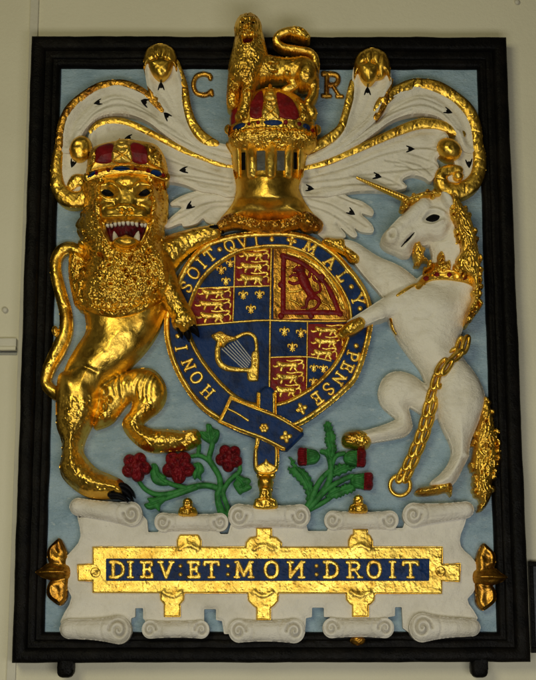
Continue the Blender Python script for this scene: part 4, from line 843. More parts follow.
for i in range(n_):
    s0 = 4+i*(L_-10)/(n_-1); c = at(s0); d = at(min(s0+3, L_))-at(max(s0-3, 0)); nn = np.array([-d[1], d[0]])/np.linalg.norm(d)
    z = max(13.0, float(RU.sample(c[0], c[1])[0])+2.0) if i < 6 else max(11.0, 17-(i-6)*1.5)
    for off, tl in ((-2.6, .55), (2.6, -.45)):
        sh = at(min(s0+(3.2 if off > 0 else 0), L_)); link_(sh[0]+nn[0]*off, sh[1]+nn[1]*off, d, 8.8, 3.0, 2.1, z, tl)
P_ = [(*map(float, P(400+10.2*math.cos(a), 485.5+10.2*math.sin(a), 8.5)), 2.1*U) for a in np.linspace(0, 2*math.pi, 33)[:-1]]
tube('ring', P_, M['gold'], chain, 10, True)
# ------------------------------------------------------------------ garter and quartered shield
t = thing('garter_shield', 'round quartered shield of lions, lilies and harp, ringed by a lettered blue garter', 'shield', base(268, 440, 0))
OUT = [(268, 231.5), (290, 232), (312, 237), (333, 250), (350, 267), (363, 284), (370, 299), (373, 317), (369.5, 342), (358, 377), (343, 394), (325, 409), (303, 424), (280, 433), (258, 434.5), (240, 430.5), (219, 421.5), (197, 405), (179, 379), (168, 352), (164, 327), (167, 304), (177, 280), (189, 259), (206, 243), (228, 235.5), (248, 232.5)]
INN = [(270, 247), (290, 248), (312, 257.5), (330, 275), (343, 293), (350, 313), (347.5, 338), (336, 363), (319, 382), (301, 395), (280, 404), (256, 405), (238, 398.5), (220, 383), (203, 362), (192, 342), (187, 322), (191, 302), (201, 281), (217, 264.5), (238, 252), (255, 248.5)]
def inset(pts, c, f): return [(c[0]+(x-c[0])*f, c[1]+(y-c[1])*f) for x, y in pts]
R = Relief(158, 226, 380, 440, 0.6); R.poly(OUT, 7, 4, 4); po = spline(INN, True, 5)
sdi = polysd(R.X, R.Y, po); R.H -= 2.2*np.clip((sdi+1)/2.5, 0, 1)*(R.H > -500); R.noise(.35, 10, 2); R.blur(.6); RG = R
R.build('shield', M['blue'], t)
def ring(name, pts, r, m, on=RG, z=.2, kz=1.0, nz=.3, closed=True, seed=3, n=5, parent=None):
    q = list(pts)+([pts[0]] if closed else []); x = [p[0] for p in q]; y = [p[1] for p in q]
    R = Relief(min(x)-r-4, min(y)-r-4, max(x)+r+4, max(y)+r+4, .5 if max(x)-min(x) > 60 else .4)
    sp = spline(pts, True, n) if closed else spline(pts, False, n); sp = np.vstack([sp, sp[:1]]) if closed else sp
    for a, b in zip(sp[:-1], sp[1:]): R.limb([(a[0], a[1], r), (b[0], b[1], r)], z, kz, n=1)
    R.noise(nz, 4, seed); R.noise(nz*.5, 2, seed+1); return R.build(name, m, parent or t, on=on)
C0 = (268, 331)
ring('outer_rim', inset(OUT, C0, .974), 3.0, M['gold_flat'], kz=1.0)
ring('inner_rim', inset(INN, C0, 1.0), 2.4, M['gold_flat'], kz=1.1)
# quarters in red
def clip_in(R):
    d = polysd(R.X, R.Y, spline(inset(INN, C0, .985), True, 5)); R.SD = np.minimum(R.SD, d); R.H = np.where(R.SD > 0, R.H, -1e3)
def quarter(pts, m, z=.25, H=.6):
    x = [p[0] for p in pts]; y = [p[1] for p in pts]; R = Relief(min(x)-2, min(y)-2, max(x)+2, max(y)+2, .5); R.poly(pts, z, H, 1.5, spl=False); clip_in(R); R.noise(.2, 5, 2); R.build('quarter', m, t, on=RG)
quarter([(235, 244), (270, 244), (270, 286), (234.5, 287)], M['red']); quarter([(184, 287.5), (233, 287), (232, 323), (184, 326)], M['red'])
quarter([(308, 324), (354, 323), (354, 362), (308, 357)], M['red']); quarter([(271, 358), (306, 357.5), (306, 408), (271, 408)], M['red'])
quarter([(273.5, 244), (356, 244), (356, 320), (273, 319)], M['gold_old'], .3, .8)
# dividing bars
for p in ([(271.5, 247), (270.8, 285), (270.2, 322), (269.8, 360), (269.3, 404)], [(188, 326), (215, 324), (245, 321.5), (270, 320.5), (310, 321.5), (348, 321)]): ring('bar', p, 1.25, M['gold_flat'], z=.5, kz=1.3, closed=False)
for p in ([(235, 256), (234.2, 286), (233, 321)], [(196, 288.5), (234, 287), (270, 286)], [(307.5, 322), (307, 358), (306.5, 392)], [(271, 357.5), (307, 357), (331, 361)]): ring('bar', p, .95, M['gold_flat'], z=.4, kz=1.3, closed=False)
# lions walking, three to a red quarter
def passant(x0, y0, w_, h_, seed):
    R = Relief(x0-2, y0-2, x0+w_+2, y0+h_+2, .3); f = lambda u, v: (x0+u*w_, y0+v*h_); rr = h_
    L = lambda pts, z=.6, kz=1.0: R.limb([(*f(u, v), r*1.7*rr) for u, v, r in pts], z, kz*.8, n=3)
    L([(.28, .48, .17), (.5, .46, .13), (.72, .47, .15)]); R.ell(*f(.17, .3), rr*.2, rr*.2, .6, 2.6)
    L([(.22, .42, .16), (.3, .5, .15)]); L([(.3, .58, .1), (.26, .95, .08)]); L([(.22, .5, .09), (.06, .62, .07), (.01, .52, .05)]); L([(.74, .55, .12), (.70, .76, .08), (.76, .97, .08)]); L([(.64, .56, .08), (.56, .9, .07)])
    L([(.78, .42, .06), (.9, .3, .06), (.96, .08, .07), (.82, .02, .06), (.6, .1, .05), (.45, .04, .05)])
    L([(.9, .3, .05), (.99, .45, .06), (.97, .8, .05)])
    R.dent(*f(.15, .28), .8, .6, -.8); R.noise(.35, 2.2, seed); R.build('lion_passant', M['gold_flat'], t, on=RG)
for (x0, y0, w_, h_) in ((239, 250, 30, 10.5), (237, 261, 32, 11.5), (237, 272.5, 32, 12.5), (198, 287.5, 33, 11), (195, 299, 36, 11), (196, 310.5, 35, 12), (311, 325, 34, 11), (311, 336.5, 32, 11), (311, 348, 26, 11), (273, 360, 31, 11), (273, 372, 31, 11.5), (273, 384.5, 28, 12)): passant(x0, y0, w_, h_, int(x0+y0))
# lilies
def lily(x, y, s):
    R = Relief(x-8*s, y-8*s, x+8*s, y+8*s, .3)
    R.limb([(x, y-5*s, .5*s), (x, y-2.5*s, 1.6*s), (x, y+.5*s, 1.0*s), (x, y+4.6*s, .9*s)], .3, 1.2, n=3)
    for q in (-1, 1): R.limb([(x+q*.6*s, y+1*s, .9*s), (x+q*2.4*s, y-2.2*s, 1.1*s), (x+q*4.4*s, y-2*s, 1.1*s), (x+q*4.4*s, y+.2*s, .8*s)], .3, 1.2, n=4); R.limb([(x, y+1.6*s, .8*s), (x+q*2.2*s, y+3.6*s, .8*s)], .3, 1.0, n=2)
    R.limb([(x-2.6*s, y+1.4*s, .7*s), (x+2.6*s, y+1.4*s, .7*s)], .5, 1.2, n=1); R.noise(.25, 2, int(x)); R.build('fleur_de_lis', M['gold_flat'], t, on=RG)
for (x, y, s) in ((243.3, 295, .95), (259.7, 294.5, .95), (251, 309, .98), (221.5, 270, .95), (230.5, 263.5, .85), (226, 281, .9), (284.5, 331.5, 1.0), (301, 333, 1.0), (292.5, 347, 1.0), (314, 368, .85), (323.5, 368.5, .85), (313.5, 381.5, .85)): lily(x, y, s)
# harp
R = Relief(208, 328, 264, 388, .35)
R.poly([(211, 336), (216, 333), (221, 331.5), (227, 335), (234, 337), (237, 340), (228, 343), (223, 348), (219, 344), (214, 340)], 1.0, 3, 3)
R.limb([(219, 341, 2.8), (217.5, 352, 2.9), (219, 362, 3.1), (226, 368, 3.0), (238, 370, 2.4), (250, 370.5, 2.2)], .8, 1.0)
R.limb([(234, 339, 2.0), (243, 334.5, 2.0), (250, 334, 2.0), (255, 338, 2.0), (256.5, 346, 1.9), (256.5, 354, 2.2)], .8, 1.0)
R.poly([(252, 353), (259, 353), (258.5, 378), (257, 381.5), (248, 380.5), (247.5, 370), (251, 366)], 1.0, 2.6, 2.5)
for y in (357, 361, 365): R.dent(255, y, 1.1, 1.1, -1.2)
R.noise(.35, 3, 3); R.locks(20, 6, 1, 1, .6, 4, (R.X < 236) & (R.Y < 348), .5); R.build('harp', M['gold_flat'], t, on=RG)
R = Relief(218, 336, 258, 374, .3)
for k in range(7):
    f = k/6; a = (222+f*15, 349-f*8.5); b = (246+f*5.5, 371-f*12); R.limb([(*a, .6), (*b, .6)], .5, 1.1, n=1)
R.build('harp_strings', M['silver'], t, on=RG)
# red lion within a red border
tr = [(283.5, 256), (301, 263), (318, 276), (331, 293), (339, 313), (312, 314), (283, 312.5), (282.8, 285)]
trp = [tr[0], tr[1], tr[2], tr[3], tr[4]]
R = Relief(276, 248, 350, 324, .4)
for a, b in zip(list(spline(trp, False, 5))[:-1], list(spline(trp, False, 5))[1:]): R.limb([(*a, 2.5), (*b, 2.5)], 1.2, .7, n=1)
for a, b in ((tr[4], tr[6]), (tr[6], tr[0])): R.limb([(*a, 2.6), (*b, 2.6)], 1.2, .7, n=1)
for p in ((283, 256), (322, 277), (340, 314), (311, 316), (281, 316), (281, 285)): R.ell(*p, 3.2, 3.2, 1.4, 2)
R.noise(.3, 4, 2); R.build('border', M['red'], t, on=RG)
R = Relief(284, 262, 336, 314, .35)
R.limb([(301, 274, 4.4), (304, 282, 5.2), (308, 290, 4.2), (312, 296, 4.4)], 1.4, .8); R.ell(300, 270.5, 5, 4.4, 1.6, 3); R.limb([(297, 267, 1.4), (294, 271, 1.6)], 2, 1); R.limb([(306, 266, 1.2), (310, 271, 1.6), (309, 277, 1.6)], 1.6, 1); R.limb([(302, 281, 2.2), (294, 284, 1.7), (289, 282, 1.5)], 1.4, .9); R.limb([(301, 277, 2), (294, 275, 1.6), (290, 277, 1.3)], 1.4, .9)
R.limb([(312, 295, 3), (307, 301, 2.1), (306, 307, 1.5), (302, 308, 1.4)], 1.4, .9); R.limb([(313, 296, 3), (319, 301, 2.1), (316, 308, 1.6), (310, 310, 1.4)], 1.4, .9)
R.limb([(314, 294, 1.6), (320, 291, 1.3), (319, 283, 1.3), (314, 280, 1.5), (313, 275, 1.4)], 1.4, .9); R.noise(.3, 3, 3); R.build('lion_rampant', M['red'], t, on=RG)
R = Relief(284, 262, 340, 314, .4)
for (p) in ([(288, 300), (295, 302), (300, 306)], [(322, 303), (328, 306), (331, 310)], [(322, 282), (326, 290), (330, 300)], [(289, 292), (296, 292), (302, 290)], [(287, 268), (293, 268), (297, 265)], [(308, 272), (314, 276), (320, 284)]): R.limb([(*q, 1.3) for q in p], .8, 1.3, n=3)
R.noise(.5, 2.5, 6); R.build('scroll_work', M['gold_curl'], t, on=RG)
# broad gold arc between border and rim
ring('gold_arc', [(288, 253), (305, 259), (322, 271), (335, 288), (343.5, 308)], 2.4, M['gold_flat'], z=.9, kz=.8, closed=False, nz=.5)
# lettering round the garter
def gl(ch, x, y, ang, h=12.2): letter(ch, x, y, h, ang, M['gold_flat'], t, RG, .2, 1.7, stroke=.125)
def mid(x, y):
    a = math.atan2(y-331, x-268); out = []
    for pts in (OUT, INN):
        p = spline(pts, True, 6); q = np.arctan2(p[:, 1]-331, p[:, 0]-268); k = np.argmin(np.abs(np.angle(np.exp(1j*(q-a))))); out.append(math.hypot(p[k, 0]-268, p[k, 1]-331))
    r = (out[0]-2.5+out[1]+1)/2; return 268+r*math.cos(a), 331+r*math.sin(a)
def nrm_ang(x, y): return math.atan2(y-331, x-268)
for ch, x, y in (('H', 205, 394.5), ('O', 193, 380), ('N', 185.5, 366), ('I', 178.5, 349), ('S', 184.5, 286), ('O', 191.5, 271.5), ('I', 199.8, 261.5), ('T', 208, 252.5), ('Q', 228.5, 242.8), ('V', 242, 239.2), ('I', 256, 238), ('M', 311, 246.5), ('A', 331, 261.5), ('L', 343, 276.5), ('Y', 358.5, 299.5), ('P', 352, 356), ('E', 347, 367), ('N', 339, 378.5), ('S', 330.5, 391), ('E', 319.5, 401.5)):
    x, y = mid(x, y); gl(ch, x, y, nrm_ang(x, y)+math.pi/2)
for x, y in ((174.8, 336.5), (219, 248.5), (272, 237.2), (351.2, 287), (361.5, 308.5), (356, 346)):
    x, y = mid(x, y); dot('stop', x, y, 2.7, 2.7, M['gold_flat'], t, RG, .3, 2.2)
def cross(x, y, s, on=RG, parent=None):
    R = Relief(x-7, y-7, x+7, y+7, .3); a0 = nrm_ang(x, y)
    for k in range(4): a = a0+k*math.pi/2; R.ell(x+2.8*s*math.cos(a), y+2.8*s*math.sin(a), 2.2*s, 1.9*s, .3, 1.7, a)
    R.ell(x, y, 1.8*s, 1.8*s, .6, 2); R.noise(.25, 2, 3); R.build('rosette', M['gold_flat'], parent or t, on=on)
cross(*mid(292.5, 237.5), 1.15); cross(*mid(302, 410), 1.3)
# garter tongue and hanging strap end
R = Relief(250, 384, 288, 486, .4)
R.poly([(259, 392), (275, 392), (275.5, 440), (278.5, 450), (278, 468), (270, 474), (260, 474), (253.5, 468), (253.5, 450), (258.5, 440)], 10, 4, 3); R.noise(.3, 8, 3); R.blur(.5); RT = R
tongue = R.build('strap_end', M['blue'], t)
for p in ([(258.6, 394), (258.2, 415), (257.5, 440), (255.6, 452), (255.8, 466)], [(274.5, 394), (274.8, 415), (275.5, 440), (277, 452), (276.4, 466)]): ring('strap_edge', p, 2.2, M['gold_flat'], RT, .2, 1, closed=False, parent=tongue)
R = Relief(248, 455, 284, 490, .4); R.poly([(254, 463), (257, 466), (260.5, 464), (264, 462), (266, 458), (268.5, 462), (272, 464), (275, 466), (278.5, 463), (278, 470), (272, 475), (259, 475), (254, 470)], .5, 2.6, 2.5, spl=False); R.noise(.4, 4, 3); R.build('strap_tip', M['gold_flat'], tongue, on=RT)
R = Relief(250, 470, 282, 506, .4); R.ell(265.5, 482, 8, 8.5, 13, 9); R.limb([(259, 474.5, 2.5), (266, 475.5, 3), (273, 474.5, 2.5)], 14, 1.2, k=1); R.limb([(261, 489, 2), (266, 490, 2.2), (271, 489, 2)], 13, 1.2, k=1); R.noise(.7, 6, 3); R.build('pendant_knob', M['gold'], tongue)
# belt crossing the foot of the ring
R = Relief(212, 388, 312, 458, .4)
R.poly([(230.5, 397), (243, 402.5), (258, 408), (275, 413), (302, 429), (304, 434), (287, 450.5), (282, 450), (262, 440), (240, 432), (219, 422)], 13, 4, 3, spl=False); R.noise(.3, 8, 5); R.blur(.6); RB2 = R
belt = R.build('belt', M['blue'], t, floor=4)
for p in ([(231, 398), (258, 409), (280, 418), (301, 430.5)], [(220, 421.5), (240, 430), (262, 438), (284, 449)], [(231, 398), (225.5, 410), (219.5, 421.5)], [(227, 408.5), (238, 414), (248, 420.5)]): ring('belt_edge', p, 2.1 if p[0][0] != 227 else 1.3, M['gold_flat'], RB2, .3, 1.0, closed=False, parent=belt)
ring('belt_edge', [(231, 396.5), (243, 402), (256, 406.5)], 1.4, M['gold_flat'], RB2, .8, 1, closed=False, parent=belt)
R = Relief(256, 420, 272, 436, .3); 
for k in range(6): R.ell(264+2.9*math.cos(k*math.pi/3), 428+2.9*math.sin(k*math.pi/3), 2.2, 2.2, .3, 1.6)
R.ell(264, 428, 2, 2, .8, 2); R.build('rosette', M['gold_flat'], belt, on=RB2)
cross(286, 437, 1.3, RB2, belt)
# ------------------------------------------------------------------ motto scroll
t = thing('motto_scroll', 'grey-white strapwork scroll with curled edges carrying a gilded plate lettered DIEV ET MON DROIT', 'motto scroll', base(268, 640, 0))
R = Relief(52, 490, 488, 650, 0.6)
body = [(76, 512), (79, 518), (100, 506), (140, 512), (147, 520), (148, 532), (158, 532), (163, 522), (190, 514), (217, 520), (220, 534), (228, 534), (233, 516), (265, 508), (304, 516), (308, 531), (327, 531), (332, 518), (360, 512), (390, 518), (396, 528), (403, 528), (408, 512), (440, 506), (468, 512), (465, 524), (461, 534), (460, 540), (461, 546), (465, 551), (471, 556), (475.5, 562), (478, 569), (478.5, 577), (477, 585), (473, 593), (467.5, 599), (469, 604), (474, 611), (478, 618), (470, 630), (420, 630), (411, 634), (403, 628), (402, 607), (395, 607), (395, 616), (388, 617), (388, 634), (330, 634), (330, 617), (324, 617), (324, 607.5), (312, 607.5), (312, 617), (306, 618), (305, 634), (224, 634), (222, 621), (216, 620), (216, 609), (204, 609), (204, 620), (205, 634), (146, 634), (145, 620), (143, 619), (143, 608), (135, 608), (135, 617), (131, 618), (130, 634), (118, 634), (66, 632), (60, 622), (64, 613), (69, 605), (71.5, 597), (68, 590), (64.5, 582), (62, 573), (62.5, 564), (66.5, 556), (73, 549), (78, 543), (80.5, 536), (79.5, 527)]
R.poly(body, 7, 4, 4, spl=False)
# the two blue gaps on each edge are stepped
R.ridge([(66, 560), (61.5, 570), (66, 586)], 3, 1.5); R.ridge([(475, 558), (478, 574), (474, 588)], 3, 1.5)
R.noise(.8, 22, 3); R.noise(.3, 6, 5); R.noise(.12, 2.5, 6); R.blur(1.2); RS = R
scr = R.build('sheet', M['stone'], t)
def roll(x0, x1, y, r0, r1, spir, up, z=9, slant=0):
    """curled-over edge; spir: which ends show the coil (-1 left, 1 right, 0 both)"""
    R = Relief(x0-16, y-20, x1+16, y+20, .5)
    n = 7; pts = []
    for k in range(n):
        f = k/(n-1); wdt = r0*(1-f)+r1*f; pts.append((x0+(x1-x0)*f, y+slant*(f-.5), wdt*(1.0-.12*math.sin(math.pi*f)), z+2*math.sin(math.pi*f)))
    R.limb(pts, z, 1.0)
    for (xe, rr, sgn) in ((x0, r0, -1), (x1, r1, 1)):
        if spir not in (0, sgn): continue
        yy = y+slant*(.5 if sgn > 0 else -.5); cx = xe+sgn*1.0
        R.ell(cx, yy, rr*.92, rr*1.02, z+3, rr*.55, k=1.5)
        th = np.linspace(0, 1.55*2*math.pi, 36); sp = [(cx+sgn*0.5-sgn*rr*.78*(1-a/(3.5*math.pi))*math.cos(a)*.85, yy+(1 if up else -1)*rr*.80*(1-a/(3.5*math.pi))*math.sin(a)) for a in th]
        R.ridge(sp, 1.25, -4.0, n=2); R.dent(cx, yy, rr*.25, rr*.3, 2.0)
        R.ridge([(cx-sgn*rr*1.0, yy-rr), (cx-sgn*rr*1.25, yy), (cx-sgn*rr*1.0, yy+rr)], 1.3, -1.2)
    q = 0.55 if up else -0.55
    R.ridge([(x0+6, y+q*r0), (x1-6, y+slant*.5+q*r1)], 1.1, -.5, n=1)
    R.noise(.5, 12, int(x0)); R.noise(.2, 4, int(y)); R.blur(.6); R.build('curl', M['stone'], t, floor=3)
roll(78, 130, 510, 9.0, 12, 1, True, 10, 7); roll(415, 466, 512, 12, 8.5, -1, True, 10, -5)
roll(164, 219, 522, 9.5, 9, 0, True, 9); roll(240, 299, 515.5, 12, 11.5, 0, True, 10); roll(334, 389, 520, 9.5, 9.5, 0, True, 9)
roll(69, 117, 629.5, 10, 14, 1, False, 15, 1); roll(424, 472, 627.5, 14.5, 9, -1, False, 15, 0)
roll(151, 200, 629.5, 9, 9, 0, False, 13); roll(240, 293, 631, 11.5, 12, 0, False, 14); roll(333, 384, 628, 10, 10, 0, False, 13)
# gilded plate
R = Relief(72, 522, 466, 626, .5)
def pl(p): R.poly(p, 12, 3.4, 1.8, spl=False)
pl([(92, 546.5), (443, 546.5), (442.5, 594), (92, 593)])
pl([(77, 564), (95, 563.5), (95, 581.5), (77.5, 581)]); pl([(440, 564), (461, 563), (460.5, 582), (440, 581)])
for (x, w_) in ((189, 12.5), (360.5, 12.5)): pl([(x-w_, 550), (x-w_, 540), (x-w_+2.5, 535), (x-8, 534), (x+8, 534), (x+w_-2.5, 535), (x+w_, 540), (x+w_, 550)])
pl([(353, 541), (353, 528.5), (368, 528.5), (368, 541)])
pl([(245, 550), (245.5, 542), (250, 537), (256, 536), (256, 527.5), (272, 527.5), (272, 536), (277, 537), (282, 542), (282, 550)])
for (x, a) in ((172, 10.5), (360.5, 13)): pl([(x-a-2, 590), (x-a-1.5, 600), (x-a+2.5, 604.5), (x-8.5, 605), (x-8.5, 617), (x+8.5, 617), (x+8.5, 605), (x+a-2.5, 604.5), (x+a+1.5, 600), (x+a+2, 590)])
pl([(247, 590), (248, 601), (253, 606), (256, 608), (256, 620), (271, 620), (271, 608), (274, 606), (278.5, 601), (279, 590)])
rm = np.hypot(R.X-263.5, R.Y-541) < 30
R.noise(.35, 10, 3); R.noise(.2, 3.0, 4); R.noise(.1, 1.8, 8)
for x in (189, 263.5, 360.5): R.ridge([(x-9, 549), (x, 545), (x+9, 549)], 2.5, 1.2)
for x in (172, 263, 360.5): R.ridge([(x-9, 592), (x, 596), (x+9, 592)], 2.5, 1.2)
RPL = R; plate = R.build('plate', M['gold_flat'], t, floor=6)
for x, y in ((95.5, 572.5), (440.5, 571.5)):
    R = Relief(x-8, y-8, x+8, y+8, .35); R.ell(x, y, 5.2, 5.2, .3, 1.8); R.dent(x, y, 2.8, 2.8, -2.0); R.ridge([(x-3, y+2), (x+3, y-2)], .7, .8, n=1); R.build('boss', M['gold_flat'], plate, on=RPL)
R = Relief(102, 554, 434, 586, .5); R.poly([(106, 558.5), (429.5, 558.5), (429, 581), (106, 581)], .25, .25, 1, spl=False); R.noise(.15, 5, 3); R.build('lettering_band', M['blue'], plate, on=RPL)
ry = 570.0
for ch, x, wd, fl in (('D', 117.5, 14.5, 0), ('I', 130.5, 6, 0), ('E', 147, 12, 0), ('V', 166, 15.5, 0), ('E', 194, 12, 0), ('T', 211.5, 15.5, 0), ('M', 244, 19.5, 0), ('O', 271.5, 14, 0), ('N', 296, 17.5, 1), ('D', 331.5, 15, 0), ('R', 354.5, 15.5, 0), ('O', 374, 14, 0), ('I', 392.5, 6, 0), ('T', 410.5, 16, 0)):
    letter(ch, x, ry-.3, 16.6, 0, M['gold_flat'], plate, RPL, .5, 1.5, wid=wd, stroke=.128, flip=bool(fl))
for x in (180.5, 228, 316.5):
    for y in (566, 574.5): dot('stop', x, y, 2.3, 2.3, M['gold_flat'], plate, RPL, .5, 1.6)
# gilded knobs on the curls
def knob2(x, y, s, m='gold', kind=0):
    R = Relief(x-14, y-14, x+14, y+14, .4)
    if kind == 0:
        R.poly([(x-8*s, y+8*s), (x-8*s, y+1*s), (x-5*s, y-1*s), (x-4*s, y-7*s), (x, y-9*s), (x+4*s, y-7*s), (x+5*s, y-1*s), (x+8*s, y+1*s), (x+8*s, y+8*s)], 17, 6, 4); R.ridge([(x-6*s, y+2*s), (x, y), (x+6*s, y+2*s)], 1.2, -1.5); R.dent(x, y-4*s, 2*s, 2*s, -1.5); R.dent(x-4*s, y+4.5*s, 1.6, 2, 1.2); R.dent(x+4*s, y+4.5*s, 1.6, 2, 1.2)
    else: R.ell(x, y, 8*s, 5*s, 14, 6)
    R.noise(.9, 4, int(x)); R.build('knob', M[m], t, floor=6)
knob2(265.5, 498, 1.35); knob2(187.5, 507, 1.05); knob2(358.5, 504, 1.05); knob2(358, 640.5, .95, 'gold_old', 1)
# fleurons at the sides, half of a lily each
def fleuron(g, lab):
    xs = [g(x, 0)[0] for x in (470, 514)]; ys = [g(0, y)[1] for y in (536, 616)]
    R = Relief(min(xs), min(ys), max(xs), max(ys), .5); G = lambda p: [g(*q) for q in p]
    R.poly(G([(474, 572), (481, 568.5), (495, 568), (502, 573), (508, 577), (502, 582), (490, 586), (481, 585), (474, 582)]), 9, 10, 10)
    R.poly(G([(477, 556), (480, 548), (484, 543), (490, 547.5), (495, 553), (496.5, 560), (494, 568), (484, 573), (477, 574), (476, 564)]), 8, 7, 8, k=3.5)
    R.poly(G([(478, 580), (490, 583), (496, 590), (496.5, 600), (490, 607), (483, 610.5), (477, 604), (476, 594), (474, 584)]), 8, 7, 8, k=3.5)
    R.ridge(G([(476, 577), (490, 577), (505, 577)]), 1.6, 2.5); R.ridge(G([(477, 572.5), (492, 571), (502, 574.5)]), 1.2, -.9)
    R.dent(*g(487, 556), 4, 7, -2.2); R.dent(*g(487, 598), 4, 7, -2.2); R.ridge(G([(484, 546), (492, 553), (493, 563)]), 1.2, 1.2); R.ridge(G([(484, 607), (492, 600), (493, 591)]), 1.2, 1.2)
    R.noise(.8, 9, 5); R.noise(.2, 3, 6); R.blur(.6); R.build('fleuron', M['bronze'], t, floor=-.5, label=lab)
fleuron(lambda x, y: (543-x, y-5), 'brown gold half lily at the scroll\'s left end'); fleuron(lambda x, y: (x, y), 'brown gold half lily at the scroll\'s right end')
# ------------------------------------------------------------------ rose and thistle sprays, letters
def stem(t, pts, z=6, kz=1.0, name='stem', floor=0, nz=.3):
    x = [p[0] for p in pts]; y = [p[1] for p in pts]; R = Relief(min(x)-8, min(y)-8, max(x)+8, max(y)+8, .4); R.limb(pts, z, kz); R.noise(nz, 5, int(x[0])); R.build(name, M['green'], t, floor=floor)
def leafy(t, pts, veins, z=7, H=4, rr=4, seed=2, name='leaf', jag=0):
    if jag:
        sp = spline(pts, True, 5); rj = np.random.RandomState(seed); q = []
        for i in range(len(sp)):
            tn = sp[(i+1) % len(sp)]-sp[i-1]; tn = tn/max(np.linalg.norm(tn), 1e-6); o_ = (jag if i % 3 == 0 else -jag*.45)*(.6+.7*rj.rand()); q.append((sp[i][0]+tn[1]*o_, sp[i][1]-tn[0]*o_))
        a_ = sum(q[i][0]*q[(i+1) % len(q)][1]-q[(i+1) % len(q)][0]*q[i][1] for i in range(len(q))); pts = q
    x = [p[0] for p in pts]; y = [p[1] for p in pts]; R = Relief(min(x)-4, min(y)-4, max(x)+4, max(y)+4, .4); R.poly(pts, z, H, rr, n=4 if not jag else 2)
    for v in veins: R.ridge(v, 1.0, -1.6)
    R.noise(.4, 4, seed); R.build(name, M['green'], t, floor=0)
t = thing('rose_spray', 'green rose branch with three dark red roses, left of the garter\'s hanging strap', 'rose branch', base(225, 514, 0))
stem(t, [(232, 515, 4), (224, 515, 4.5), (219, 505, 3.4), (217.5, 494, 3), (220, 487, 3), (219, 476, 2.8), (212, 464, 2.8), (209, 458, 2.6), (212, 445, 2.5), (213, 434, 2.4)], 7)
stem(t, [(229, 512, 2.4), (226, 503, 2.4), (223, 492, 2.4), (228, 482, 2.2), (234, 476, 2.2), (240, 470, 2), (238, 460, 2)], 8)
stem(t, [(219, 488, 3), (205, 485, 2.8), (188, 488, 2.8), (172, 493, 2.6), (156, 494, 2.4), (144, 488, 2.2), (137, 478, 2)], 6)
stem(t, [(186, 488, 2.4), (172, 484, 2.2), (163, 480, 2)], 7); stem(t, [(196, 487, 2.4), (180, 493, 2.2), (163, 499, 2)], 7)
stem(t, [(212, 463, 2.2), (204, 457, 2), (198, 455, 1.8), (192, 456, 1.6)], 7, name='stem'); stem(t, [(198, 455, 2), (199, 446, 1.9), (199, 439, 1.6)], 7)
leafy(t, [(152, 481), (150, 472), (152, 468), (151, 464), (155, 463), (158, 466), (160, 472), (166, 476), (165, 480), (170, 484), (160, 485)], [[(155, 466), (158, 475), (165, 482)]])
leafy(t, [(146, 508), (144, 504), (149, 502), (147, 498), (156, 497), (168, 496), (164, 501), (160, 505), (159, 511), (155, 508), (151, 509)], [[(149, 505), (157, 502), (164, 498)]])
leafy(t, [(201, 437), (200, 431), (206, 431), (206, 424), (211, 424), (213, 428), (219, 430), (219, 436), (216, 442), (210, 443)], [[(210, 427), (211, 434), (212, 441)], [(203, 433), (208, 437)], [(217, 433), (213, 438)]])
leafy(t, [(194, 479), (192, 472), (196, 468), (193, 464), (198, 462), (202, 464), (204, 470), (201, 474), (201, 480), (197, 477)], [[(198, 464), (198, 471), (198, 477)]])
leafy(t, [(233, 484), (236, 479), (235, 474), (240, 475), (244, 477), (249, 478), (251, 481), (249, 484), (252, 487), (248, 490), (243, 492), (240, 494), (237, 491)], [[(238, 478), (242, 483), (244, 488)], [(240, 487), (245, 484)]])
def rose(x, y, r, seed, lab):
    R = Relief(x-r-5, y-r-5, x+r+5, y+r+5, .4); a0 = seed*.7
    for k in range(5): a = a0+k*2*math.pi/5; R.ell(x+r*.58*math.cos(a), y+r*.58*math.sin(a), r*.50, r*.47, 8, 6, a, k=.6)
    for k in range(5): a = a0+.6+k*2*math.pi/5; R.ell(x+r*.30*math.cos(a), y+r*.30*math.sin(a), r*.36, r*.32, 11, 5, a, k=.5)
    R.ell(x, y, r*.26, r*.26, 14, 4)
    for k in range(5): a = a0+k*2*math.pi/5; R.ridge([(x+r*.45*math.cos(a), y+r*.45*math.sin(a)), (x+r*.98*math.cos(a), y+r*.98*math.sin(a))], 1.2, -1.6, n=1)
    R.noise(.6, 4, seed); R.locks(46, 7, 1.3, 1.9, 0, seed, None, 3, 1.2); R.build('rose', M['rosered'], t, floor=2, label=lab)
rose(135.5, 466, 14, 2, 'dark red rose nearest the lion\'s standing paw'); rose(178, 466, 15.5, 4, 'largest dark red rose under the lion\'s raised paw'); rose(229, 457, 13, 6, 'dark red rose nearest the strap')
t = thing('thistle_spray', 'green thistle branch with three red-topped heads, right of the hanging garter strap', 'thistle branch', base(300, 517, 0))
stem(t, [(291, 516.5, 3.2), (303, 512, 3.4), (313, 503, 3.4), (324, 490, 3), (330, 478, 3), (331, 465, 2.8), (328, 454, 2.6), (322, 451, 2.2)], 7)
stem(t, [(305, 510, 3), (312, 498, 3.2), (316, 488, 3), (322, 478, 2.6), (330, 470, 2)], 8); stem(t, [(312, 505, 3), (326, 490, 2.6), (340, 481, 2.4), (352, 476, 2.2), (358, 478, 2)], 8)
stem(t, [(331, 468, 2.2), (336, 456, 2), (344, 453, 2)], 7); stem(t, [(306, 511, 2.4), (320, 504, 2.4), (330, 498, 2)], 6)
